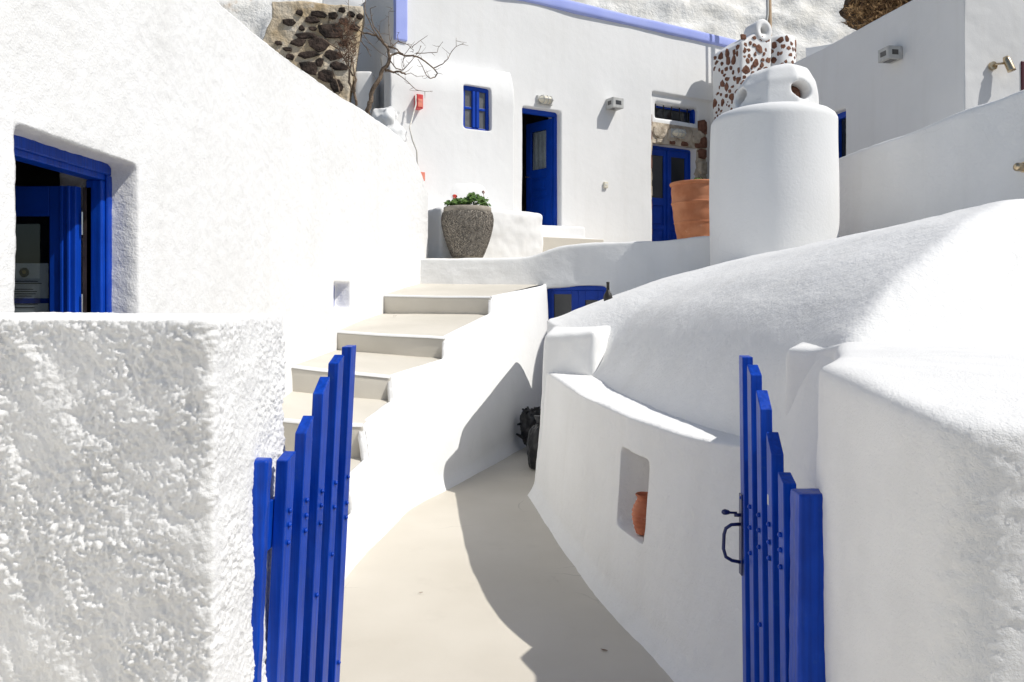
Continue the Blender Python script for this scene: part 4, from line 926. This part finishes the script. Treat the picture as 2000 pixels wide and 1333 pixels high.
for i, (pts_, a, b_) in enumerate(LIMBS):
    pts, rr = limb(pts_, a, b_, seed=20 + i)
    for p in pts[2::2]:
        if r.random() < 0.75:
            dv = Vector((r.uniform(-1, 1), r.uniform(-.6, .6), r.uniform(-.5, 1))).normalized(); L_ = r.uniform(0.03, 0.16)
            q = Vector(p); mb.add(*tube([q, q + dv * L_ * .5, q + dv * L_ + Vector((0, 0, r.uniform(-.02, .03)))], [0.0035, 0.0028, 0.0015], 4))
obj('twigs', *mb.out(), M['bark'], tr_, kind='stuff')
# second, smaller dry shrub against the stone wall
sh = thing('dry_shrub', 'dry brown leafless shrub against the lava-stone wall', 'shrub', tuple(P(697, 200, 10.1)))
for i, (pts_, a, b_) in enumerate([([(330, 1200), (300, 1040), (235, 940), (240, 800), (280, 660)], .020, .012), ([(300, 1040), (320, 900), (285, 760), (285, 660)], .016, .008), ([(140, 1060), (100, 920), (40, 760)], .010, .005),
                                   ([(285, 860), (215, 720), (130, 570), (0, 480), (-60, 430)], .012, .005), ([(130, 570), (170, 430), (190, 380)], .006, .003), ([(240, 800), (230, 500), (235, 200)], .008, .004), ([(260, 700), (330, 480), (280, 350)], .007, .003)]):
    pts, rr = limb(pts_, a, b_, D0=10.0, dj=0.12, seed=70 + i); obj('branch', *tube(pts, rr, 6), M['bark'], sh, smooth=True)
mb = MB()
for i in range(420):
    x, y = r.gauss(225, 55), r.uniform(240, 700); p = Vector(tpt(x, y, 10.05 + r.uniform(-.12, .1)))
    dv = Vector((r.uniform(-.7, .7), r.uniform(-.4, .4), r.uniform(-.4, 1))).normalized() * r.uniform(.04, .13)
    mb.add(*tube([p, p + dv * .6, p + dv], [0.003, 0.0026, 0.001], 3))
obj('twigs', *mb.out(), M['twig'], sh, kind='stuff')

# ------------------------------------------------------------------ pots
PX = P(913, 505, 9.75)
pot = thing('flower_pot', 'big grey pot covered in pebbles at the top of the steps', 'pot', (PX[0], PX[1], 2.045))
prof_ = [(0.165, 0), (0.18, 0.012), (0.205, 0.05), (0.25, 0.16), (0.29, 0.28), (0.322, 0.42), (0.327, 0.50), (0.315, 0.57), (0.298, 0.60)]
obj('body', *lathe(prof_ + [(0.27, 0.60), (0.25, 0.45)], 48), M['concrete'], pot, local=True, smooth=True)
obj('rim', *lathe([(0.299, 0.585), (0.306, 0.59), (0.302, 0.648), (0.296, 0.655), (0.268, 0.655), (0.262, 0.64), (0.262, 0.56)], 48, closed=False), M['concrete'], pot, local=True, smooth=True)
obj('soil', *lathe([(0.001, 0.625), (0.15, 0.63), (0.265, 0.615)], 32, closed=False), M['soil'], pot, local=True, smooth=True)
mb = MB(); r = random.Random(9)
zv = 0.03
icoV, icoF = lathe([(0.45, -0.8), (1.0, 0.0), (0.45, 0.8)], 6)
while zv < 0.585:
    rad = np.interp(zv, [p[1] for p in prof_], [p[0] for p in prof_]); per = 2 * math.pi * rad; n = int(per / 0.034); off = r.random()
    for k in range(n):
        a = 2 * math.pi * (k + off + r.uniform(-.25, .25)) / n
        sx, sz, sy = r.uniform(.012, .021), r.uniform(.0048, .0085), 0.008
        tl = r.uniform(-.4, .4); q = icoV * np.array([sx, sy, sz]); q = np.c_[q[:, 0] * math.cos(tl) - q[:, 2] * math.sin(tl), q[:, 1], q[:, 0] * math.sin(tl) + q[:, 2] * math.cos(tl)]
        ca, sa = math.cos(a + math.pi / 2), math.sin(a + math.pi / 2)
        q = np.c_[q[:, 0] * ca - q[:, 1] * sa + math.cos(a) * (rad + .002), q[:, 0] * sa + q[:, 1] * ca + math.sin(a) * (rad + .002), q[:, 2] + zv + r.uniform(-.003, .003)]
        mb.add(q, icoF)
    zv += 0.0135
obj('pebbles', *mb.out(), M['pebble'], pot, local=True, kind='stuff')
ger = thing('geranium', 'green geranium with one coral-red flower growing in the pebble pot', 'plant', (PX[0], PX[1], 2.725))
def leaf_disc(c, nrm, s, r):
    nrm = Vector(nrm).normalized(); a = nrm.orthogonal().normalized(); b = nrm.cross(a); V = [Vector(c) + nrm * (-0.15 * s)]
    for k in range(9):
        g = 2 * math.pi * k / 9 + r; q = s * (1.0 if k % 2 else 0.82) * (0.55 if k == 0 else 1); V.append(Vector(c) + (a * math.cos(g) + b * math.sin(g)) * q + nrm * random.uniform(-.1, .1) * s)
    return [tuple(v) for v in V], [(0, k + 1, (k + 1) % 9 + 1) for k in range(9)]
mb = MB(); st = MB(); r = random.Random(11)
for i in range(420):
    a = r.uniform(0, 2 * math.pi); q = math.sqrt(r.random()) * 0.27; x, y = q * math.cos(a), q * math.sin(a)
    top = 0.075 + 0.10 * math.exp(-((x - 0.10) / 0.10) ** 2) + 0.015 * math.sin(x * 40)
    z = r.uniform(0.0, 1) ** 0.6 * top * math.sqrt(max(0.25, 1 - (q / 0.30) ** 2))
    if x > 0.2 : z = r.uniform(-0.02, 0.10)
    p = (x * 1.05, y, z); mb.add(*leaf_disc(p, (x * 1.5 + r.uniform(-.5, .5), y * 1.5 - 0.4 + r.uniform(-.5, .5), 0.7), r.uniform(0.020, 0.036), r.uniform(0, 6)))
    if i % 6 == 0: st.add(*tube([(x * .5, y * .5, -0.03), p], 0.003, 4))
obj('leaves', *mb.out(), M['leaf'], ger, local=True, kind='stuff')
obj('stems', *st.out(), M['leaf'], ger, local=True, kind='stuff')
def flower(c, rad, n, mat, name):
    g = MB()
    for i in range(n):
        v = Vector((r.gauss(0, 1), r.gauss(0, 1), r.gauss(0, 1))).normalized(); g.add(*leaf_disc(Vector(c) + v * rad * .8, v + Vector((0, 0, .3)), rad * .5, r.uniform(0, 6)))
    g.add(*tube([(c[0] + .02, c[1], -0.02), c], 0.0035, 5)); obj(name, *g.out(), mat, ger, local=True)
flower((-0.155, -0.10, 0.10), 0.034, 34, M['petal'], 'flower'); flower((0.205, -0.05, 0.165), 0.022, 20, M['dried'], 'dried_flower')

TX_ = P(1363, 460, 10.4)
tpot = thing('terracotta_pot', 'large ribbed terracotta pot in front of the blue double door', 'pot', (TX_[0], TX_[1], 2.05))
zz = np.linspace(0, 1, 100); rad = np.interp(zz, [0, .06, .3, .55, .8, .93, 1], [.20, .215, .275, .318, .345, .350, .352])
rad = rad + 0.006 * np.abs(np.sin(zz * 19)) + 0.012 * np.exp(-((zz - .76) / .012) ** 2) + 0.010 * np.exp(-((zz - .5) / .012) ** 2)
pr = list(zip(rad, zz * 1.02)) + [(.366, 1.022), (.374, 1.034), (.370, 1.05), (.350, 1.054), (.335, 1.04), (.325, .95)]
obj('body', *lathe(pr[:100] + [(.32, 1.02), (.30, .9)], 48), M['terracotta'], tpot, local=True, smooth=True)
obj('rim', *lathe([(.350, 1.005), (.368, 1.015), (.378, 1.035), (.372, 1.052), (.352, 1.056), (.335, 1.04), (.325, .95)], 48, closed=False), M['terracotta'], tpot, local=True, smooth=True)
obj('soil', *lathe([(.001, .97), (.2, .975), (.326, .97)], 24, closed=False), M['soil'], tpot, local=True)
sp = thing('seedling', 'tiny green sprig growing in the large terracotta pot', 'plant', (TX_[0] - 0.03, TX_[1] - 0.12, 3.02))
mb = MB()
for i in range(26):
    v = Vector((r.gauss(0, .6), r.gauss(0, .6), 1)).normalized(); mb.add(*leaf_disc(v * r.uniform(.06, .16), (v.x * 2, v.y * 2 - .3, .6), r.uniform(.015, .028), r.uniform(0, 6)))
obj('leaves', *mb.out(), M['leaf'], sp, local=True, kind='stuff')
obj('stem', *tube([(0, 0, -0.03), (0.005, 0, 0.05), (0, 0, 0.12)], 0.005, 5), M['leaf'], sp, local=True)

# ------------------------------------------------------------------ white round chimney on the vault
CX, CY = 2.78, 8.2
ch = thing('round_chimney', 'fat white cylindrical chimney with a vented cap, standing on the vault', 'chimney', (CX, CY, 0))
zz = np.r_[np.linspace(1.2, 2.0, 12)[:-1], np.linspace(2.0, 3.40, 40)]
prc = [(0.648 + 0.10 * max(0, (2.05 - z) / 0.85) ** 2 + 0.008 * math.sin(z * 3), z) for z in zz] + [(0.640, 3.43), (0.618, 3.47), (0.575, 3.505), (0.51, 3.53), (0.40, 3.545), (0.2, 3.55)]
V, Fc = lathe(prc, 84)
V[:, :2] *= (1 + 0.010 * fbm(V, 1.2, 2, 201))[:, None]
obj('drum', V, Fc, M['plaster'], ch, local=True, smooth=True)
def cap_mesh():
    V, Fc = lathe([(0.45, 3.48), (0.445, 3.66), (0.415, 3.80), (0.33, 3.93), (0.18, 4.00), (0.02, 4.015)], 9)
    me = mesh_of('cap', V, Fc, None)
    o = bpy.data.objects.new('captmp', me); COL.objects.link(o)
    cut = []
    for rot in (math.radians(-70), math.radians(9)):
        V, Fc = tube([(-0.7, 0, 3.685), (0.7, 0, 3.685)], 0.098, 20)
        V[:, 1] *= 1.25
        V = V @ np.array(Matrix.Rotation(rot, 3, 'Z')).T
        c = bpy.data.objects.new('cut', mesh_of('cut', V, Fc, None)); COL.objects.link(c); cut.append(c)
        bm = o.modifiers.new('b', 'BOOLEAN'); bm.operation = 'DIFFERENCE'; bm.object = c; bm.solver = 'EXACT'
    m = o.modifiers.new('r', 'REMESH'); m.mode = 'VOXEL'; m.voxel_size = 0.016
    q = o.modifiers.new('s', 'SMOOTH'); q.iterations = 7; q.factor = 0.6
    dg = bpy.context.evaluated_depsgraph_get(); ev = o.evaluated_get(dg); em = ev.to_mesh()
    A = np.empty(len(em.vertices) * 3, np.float32); em.vertices.foreach_get('co', A); L = np.empty(len(em.loops), np.int32); em.loops.foreach_get('vertex_index', L)
    V2 = A.reshape(-1, 3).astype(float); F2 = L.reshape(-1, 4).copy(); ev.to_mesh_clear()
    for q in [o] + cut: bpy.data.objects.remove(q)
    return V2, F2
V, Fc = cap_mesh()
f = np.clip((V[:, 2] - 3.75) / 0.2, 0, 1); V[:, 2] += f * 0.10 * np.clip(V[:, 0], -0.4, 0.25)
V = lumpy(V, Fc, [(0.018, 3, 2, 205)]); V[:, 0] += 0.04
obj('cap', V, Fc, M['plaster'], ch, local=True, smooth=True)
V, Fc = blob((0.10, -0.14, 3.67), (0.14, 0.13, 0.12), 207, 0.2); obj('flue_stone', V, Fc, M['tuff'], ch, local=True, smooth=True)

# mottled stone chimney pair behind it
TD = 13.2; TCX = P(1453, 100, TD)
mc = thing('stone_chimney', 'square and round twin chimney of white plaster studded with red-brown stones', 'chimney', (TCX[0], TD, 0), math.radians(22))
TT = 6.02
V, Fc = cells([-0.32, 0.32], [-0.32, 0.45], [2.0, TT], lambda *a: True); V, Fc = remesh(V, Fc, 0.026, 22)
f = np.clip((V[:, 2] - TT + 0.5) / 0.5, 0, 1); V[:, 2] -= 0.22 * f * np.clip(-(V[:, 0] - 0.0) / 0.32, 0, 1)
V = lumpy(V, Fc, [(0.015, 2.4, 2, 211)])
obj('square_shaft', V, Fc, M['plaster_far'], mc, local=True, smooth=True)
rcx, rcy, RR = 0.60, -0.16, 0.29
V, Fc = lathe([(RR, 2.0), (RR, TT - 0.22), (RR - 0.005, TT - 0.08), (RR - 0.03, TT - 0.02), (0.12, TT)], 40, (rcx, rcy, 0)); V[:, :2] += 0.01 * fbm(V, 3, 2, 212)[:, None]
obj('round_shaft', V, Fc, M['plaster_far'], mc, local=True, smooth=True)
V, Fc = lathe([(0.13, -0.34), (0.185, -0.30), (0.20, 0.0), (0.17, 0.035), (0.085, 0.02), (0.072, -0.10), (0.07, -0.30)], 28, closed=False)
HC = np.array([0.16, -0.30, TT + 0.03])
hood = lambda V: np.c_[V[:, 0] * 0.9, -V[:, 2], V[:, 1] * 1.0] + HC
obj('hood', hood(V), Fc, M['plaster_far'], mc, local=True, smooth=True)
V, Fc = lathe([(0.001, -0.16), (0.088, -0.16)], 24, closed=False); obj('flue', hood(V), Fc, M['tuff'], mc, local=True)
obj('pipe', *tube([(0.46, 0.05, TT - 0.15), (0.46, 0.05, TT + 0.13), (0.46, 0.02, TT + 0.18)], [0.075, 0.075, 0.05], 14), M['black'], mc, local=True, smooth=True)
V, Fc = lathe([(0.065, 0.0), (0.065, 0.012), (0.04, 0.016)], 18); V = V[:, [0, 2, 1]] * np.array([1, -1, 1])
obj('vent_plate', V + np.array([rcx - 0.02, rcy - RR + 0.006, TT - 0.55]), [tuple(reversed(q)) for q in Fc], M['steel'], mc, local=True)
r = random.Random(21); placed = []
def ok(x, z, s):
    for (a, b, c) in placed:
        if (a - x) ** 2 + (b - z) ** 2 < ((c + s) * 0.47) ** 2: return False
    placed.append((x, z, s)); return True
n_s = 0
for tries in range(3000):
    face = r.choice(('front', 'left', 'round', 'round')); z = r.uniform(4.55, TT - 0.1)
    big = z > TT - 0.95; s = r.uniform(.07, .16) if big else r.uniform(.035, .09)
    if face == 'front':
        x = r.uniform(-.26, .26)
        if not ok(x + 10, z, s): continue
        V, Fc = stone_mesh(s * r.uniform(.7, 1.2), s * r.uniform(.6, 1.2), 0.011, 8, .28, 400 + tries); V += np.array([x, -0.315, z])
    elif face == 'left':
        x = r.uniform(-.26, .40)
        if not ok(x + 20, z, s): continue
        V, Fc = stone_mesh(s * r.uniform(.7, 1.2), s * r.uniform(.6, 1.2), 0.011, 8, .28, 400 + tries); V = np.c_[V[:, 1], -V[:, 0], V[:, 2]] + np.array([-0.315, x, z - 0.18])
    else:
        a = r.uniform(-2.9, -0.2)
        if z < 4.9 or not ok(a * RR + 30, z, s): continue
        V, Fc = stone_mesh(s * r.uniform(.6, 1.1), s * r.uniform(.6, 1.2), 0.010, 8, .28, 400 + tries)
        b = a + math.pi / 2; V = np.c_[V[:, 0] * math.cos(b) - (V[:, 1] - RR + .006) * math.sin(b), V[:, 0] * math.sin(b) + (V[:, 1] - RR + .006) * math.cos(b), V[:, 2]] + np.array([rcx, rcy, z])
    obj('stone', V, Fc, M['tuff'], mc, local=True); n_s += 1
    if n_s > 295: break

# ------------------------------------------------------------------ right: side building, parapet wall, lamps
UA = math.atan2(0.984, -0.179)
RB = Frame(5.30, 9.0, UA)                                       # local x runs away along the side wall, local +y points to the path
rbld = thing('white_block_house', 'plain white building at the upper right, its side wall in shade', 'building', (5.30, 9.0, 0), UA)
w0, _ = RB.at(1653, 210); w1 = w0 + 0.75; _, wt = RB.at(1640, 216); wb = wt - 1.35
V, Fc = cells([-0.0, w0, w1, 6.0], [-4.2, -0.16, 0.0], [1.0, wb, wt, 5.40], lambda x, y, z: not (w0 < x < w1 and wb < z < wt and y > -0.16))
V, Fc = remesh(V, Fc, 0.035, 3); V = lumpy(V, Fc, [(0.012, 1.1, 2, 221), (0.002, 9, 2, 222)])
obj('wall', V, Fc, M['plaster_far'], rbld, local=True, smooth=True)
ww = obj('window', *MB().box(w0, w0 + 0.06, -0.158, -0.09, wb, wt).box(w1 - 0.06, w1, -0.158, -0.09, wb, wt).box(w0 + 0.06, w1 - 0.06, -0.158, -0.09, wt - 0.10, wt).box(w0 + 0.06, w1 - 0.06, -0.158, -0.09, wb, wb + 0.08)
         .box((w0 + w1) / 2 - 0.05, (w0 + w1) / 2 + 0.05, -0.158, -0.08, wb + .08, wt - .10).out(), M['blue_door'], rbld, local=True, bevel=0.006)
obj('pane', *box(w0 + 0.06, w1 - 0.06, -0.150, -0.140, wb + 0.08, wt - 0.10), M['pane'], ww, local=True)
fz = RB.w(0, 0, 0)
dx0, dz0 = 2000, 148
FF = Frame(5.30, 9.0, UA - math.pi / 2)                         # the front face, local x to the right
fa, ftz = FF.at(1993, 120); _, fbz = FF.at(1993, 178)
V = np.array([FF.w(x, c, z) for x, c, z in np.array(box(fa, fa + 0.9, -0.02, 0.05, 2.0, ftz)[0])])
mdoor = obj('door', V, box(0, 1, 0, 1, 0, 1)[1], M['maroon'], rbld, bevel=0.01)
tx_, tz_ = RB.at(1752, 108); box_lamp('grey square wall lamp on the shaded side wall at upper right', tuple(RB.w(tx_, 0.004, tz_)), UA + math.pi)
sx_, sz_ = FF.at(1937, 130)
spot = thing('spotlight', 'brass adjustable spotlight on the upper right wall', 'lamp', tuple(FF.w(sx_, -0.002, sz_)), FF.a)
obj('rose', *tube([(0, 0.0, 0), (0, -0.03, 0)], 0.05, 20), M['brass'], spot, local=True)
obj('arm', *tube([(0, -0.02, 0), (0.02, -0.07, 0.01), (0.10, -0.09, 0.015)], 0.013, 8), M['brass'], spot, local=True, smooth=True)
obj('head', *tube([(0.105, -0.085, 0.09), (0.115, -0.095, 0.05), (0.145, -0.13, -0.075), (0.147, -0.132, -0.085)], [0.03, 0.042, 0.044, 0.046], 18), M['brass'], spot, local=True, smooth=True)
# stepped parapet wall beneath it
PA = math.atan2(0.984, -0.179); PF = Frame(4.33, 6.5, PA)
V, Fc = cells([-2.2, 3.6], [-0.28, 0.0], [0.0, 3.32], lambda *a: True); V, Fc = remesh(V, Fc, 0.035, 5)
V[:, 2] += np.clip((V[:, 2] - 2.4) / 0.9, 0, 1) * np.interp(V[:, 0], [-2.2, 0, 2.68, 3.6], [0.12, 0.03, -0.10, -0.12])
V = lumpy(V, Fc, [(0.014, 1.3, 2, 231), (0.004, 9, 3, 232)])
V = np.array([PF.w(a, b, c) for a, b, c in V])
o = obj('parapet_wall', V, Fc, M['plaster_mid'], smooth=True); tag(o, 'long grainy white parapet wall rising right behind the vault', 'wall')
kx, kz = PF.at(2001, 327)
kn = thing('brass_lamp', 'short brass cylinder lamp at the right picture edge on the grainy parapet', 'lamp', tuple(PF.w(kx, 0.0, kz)), PA)
obj('body', *tube([(0, -0.01, 0), (0, 0.075, 0), (0, 0.085, 0)], [0.036, 0.036, 0.03], 18), M['brass'], kn, local=True, smooth=True)
obj('base', *tube([(0, -0.01, 0), (0, 0.012, 0)], 0.045, 18), M['brass'], kn, local=True)

# small bits above the side wall
p0, p1, p2 = P(1545, 150, 14.2), P(1560, 98, 14.2), P(1600, 80, 14.6)
V, Fc = cells([0, 2.2], [0, 1.2], [2.5, 6.25], lambda *a: True); V, Fc = remesh(V, Fc, 0.04, 2)
V = V @ np.array(Matrix.Rotation(math.radians(-38), 3, 'Z')).T + np.array([p1[0] + 0.25, p1[1] + 0.3, 0]); V = lumpy(V, Fc, [(0.02, 1.5, 2, 241)])
o = obj('stair_block', V, Fc, M['plaster_far'], smooth=True); tag(o, 'small white flat-topped block behind the stone chimney', 'wall')
q0, q1 = P(1503, 62, 13.6), P(1500, -120, 13.6)
o = obj('wooden_pole', *tube([q0 - np.array([0, 0, 3.0]), q0, q1], 0.042, 12), M['pole'], smooth=True); tag(o, 'tan wooden pole rising behind the stone chimney', 'pole')
q0, q1, q2 = P(1494, 60, 13.5), P(1499, 28, 13.5), P(1498, -100, 13.5)
o = obj('drain_pipe', *tube([q0 - np.array([0.02, 0, 3.0]), q0, q1, q2], 0.024, 10), M['steel'], smooth=True); tag(o, 'thin grey pipe beside the tan pole', 'pipe')
ds = thing('dead_bush', 'brown dead bush on the rocks above the upper right building', 'bush', tuple(P(1740, 30, 14.6)))
mb = MB(); r = random.Random(31)
for i in range(2600):
    x, y = r.uniform(1655, 1830), r.gauss(10, 34)
    if y > 62 - abs(x - 1735) * 0.1 or y < -60: continue
    if x < 1690 and y < 10 and r.random() < .8: continue
    p = Vector(P(x, y, 14.8 + r.uniform(-.5, .5))); dv = Vector((r.uniform(-1, .6), r.uniform(-.5, .5), r.uniform(-.3, 1))).normalized() * r.uniform(.06, .28)
    w = Vector((dv.z, r.uniform(-.02, .02), -dv.x)).normalized() * r.uniform(.006, .02)
    n0 = len(mb.V); mb.add([p - w, p + w, p + dv * .6 + w * .8 + Vector((0, .02, 0)), p + dv], [(0, 1, 2), (0, 2, 3)])
obj('dry_leaves', *mb.out(), M['drygrass'], ds, kind='stuff')
V, Fc = blob(P(1735, 12, 15.4), (0.95, 0.45, 0.55), 33, 0.35, 24); obj('crown', V, Fc, M['soil'], ds, smooth=True)
for i in range(9):
    a = Vector(P(1690 + i * 12, 60, 14.6)); obj('branch', *tube([a, a + Vector((r.uniform(-.2, .2), 0, .3)), a + Vector((r.uniform(-.5, .4), -.2, r.uniform(.4, .8)))], [.015, .011, .004], 5), M['twig'], ds)

# ------------------------------------------------------------------ bin bags in the shaded passage, leaves on the floor
def crumple(c, r_, seed, amp, sharp):
    V, Fc = lathe([(math.sin(a) + 1e-4, -math.cos(a)) for a in np.linspace(0.03, math.pi - 0.03, 40)], 56)
    d = 1 + amp * fbm(V, 1.6, 2, seed) - sharp * np.abs(fbm(V * np.array([1, 1, .6]), 3.2, 3, seed + 3))
    return V * d[:, None] * np.array(r_) + np.array(c), Fc
bg = thing('bin_bag', 'full black plastic bag slumped on the path in the shaded passage', 'bag', (0.235, 7.05, 0), group='black bags in the passage')
V, Fc = crumple((0.235, 7.05, 0.19), (0.105, 0.15, 0.23), 51, .15, .12); V[:, 2] = np.maximum(V[:, 2], 0.012); obj('sack', V, Fc, M['bag'], bg, smooth=True)
V, Fc = tube([(0.24, 7.05, 0.36), (0.245, 7.05, 0.42), (0.25, 7.05, 0.48)], [0.05, 0.02, 0.05], 12); obj('neck', V, Fc, M['bag'], bg, smooth=True)
bg = thing('bin_bag', 'dark crumpled bag with a ragged top standing behind the other bag', 'bag', (0.23, 7.85, 0), group='black bags in the passage')
V, Fc = crumple((0.23, 7.85, 0.20), (0.15, 0.14, 0.23), 55, .25, .28); V[:, 2] = np.maximum(V[:, 2], 0.012); obj('sack', V, Fc, M['bag'], bg, smooth=True)
mb = MB(); r = random.Random(61)
for i in range(34):
    p = Vector((0.21 + r.gauss(0, .06), 7.85 + r.uniform(-.12, .02), r.uniform(.12, .42))); dv = Vector((r.uniform(-1, .4), r.uniform(-.4, .2), r.uniform(-.2, 1))).normalized() * r.uniform(.04, .10)
    w = Vector((dv.z, 0, -dv.x)).normalized() * .022; mb.add([p - w, p + w, p + dv + w * .3, p + dv - w * .4], [(0, 1, 2, 3)])
obj('ragged_edge', *mb.out(), M['bag'], bg)
def dry_leaf(label, px, py, D, s, rz):
    c = P(px, py, D); z0 = c[2]
    V = []; 
    for a in np.linspace(-1, 1, 7):
        wv = 0.32 * (1 - a * a) + 0.03
        for b in (-1, 0, 1): V.append((a, b * wv, 0.10 * abs(b) + 0.10 * a * a))
    V = np.array(V) * s; Fc = [(i * 3 + j, i * 3 + j + 1, (i + 1) * 3 + j + 1, (i + 1) * 3 + j) for i in range(6) for j in range(2)]
    V = V @ np.array(Matrix.Rotation(rz, 3, 'Z')).T + np.array([c[0], c[1], z0 + 0.006])
    o = obj('dry_leaf', V, Fc, M['twig'], smooth=True); return tag(o, label, 'leaf', 'fallen leaves')
dry_leaf('single curled brown leaf lying on the shaded path near the camera', 1180, 1273, EYE * F / (1273 - HY), 0.017, -0.5)
dry_leaf('pale dry leaf lying on the sunlit path left of the shadow', 822, 1160, EYE * F / (1160 - HY), 0.012, 0.2)
dry_leaf('tiny dry leaf on the second step from the top', 771, 619, 7.90, 0.022, 0.6)
dry_leaf('small brown leaf near the wall on the third step from the top', 655, 696, 6.62, 0.020, -0.3)
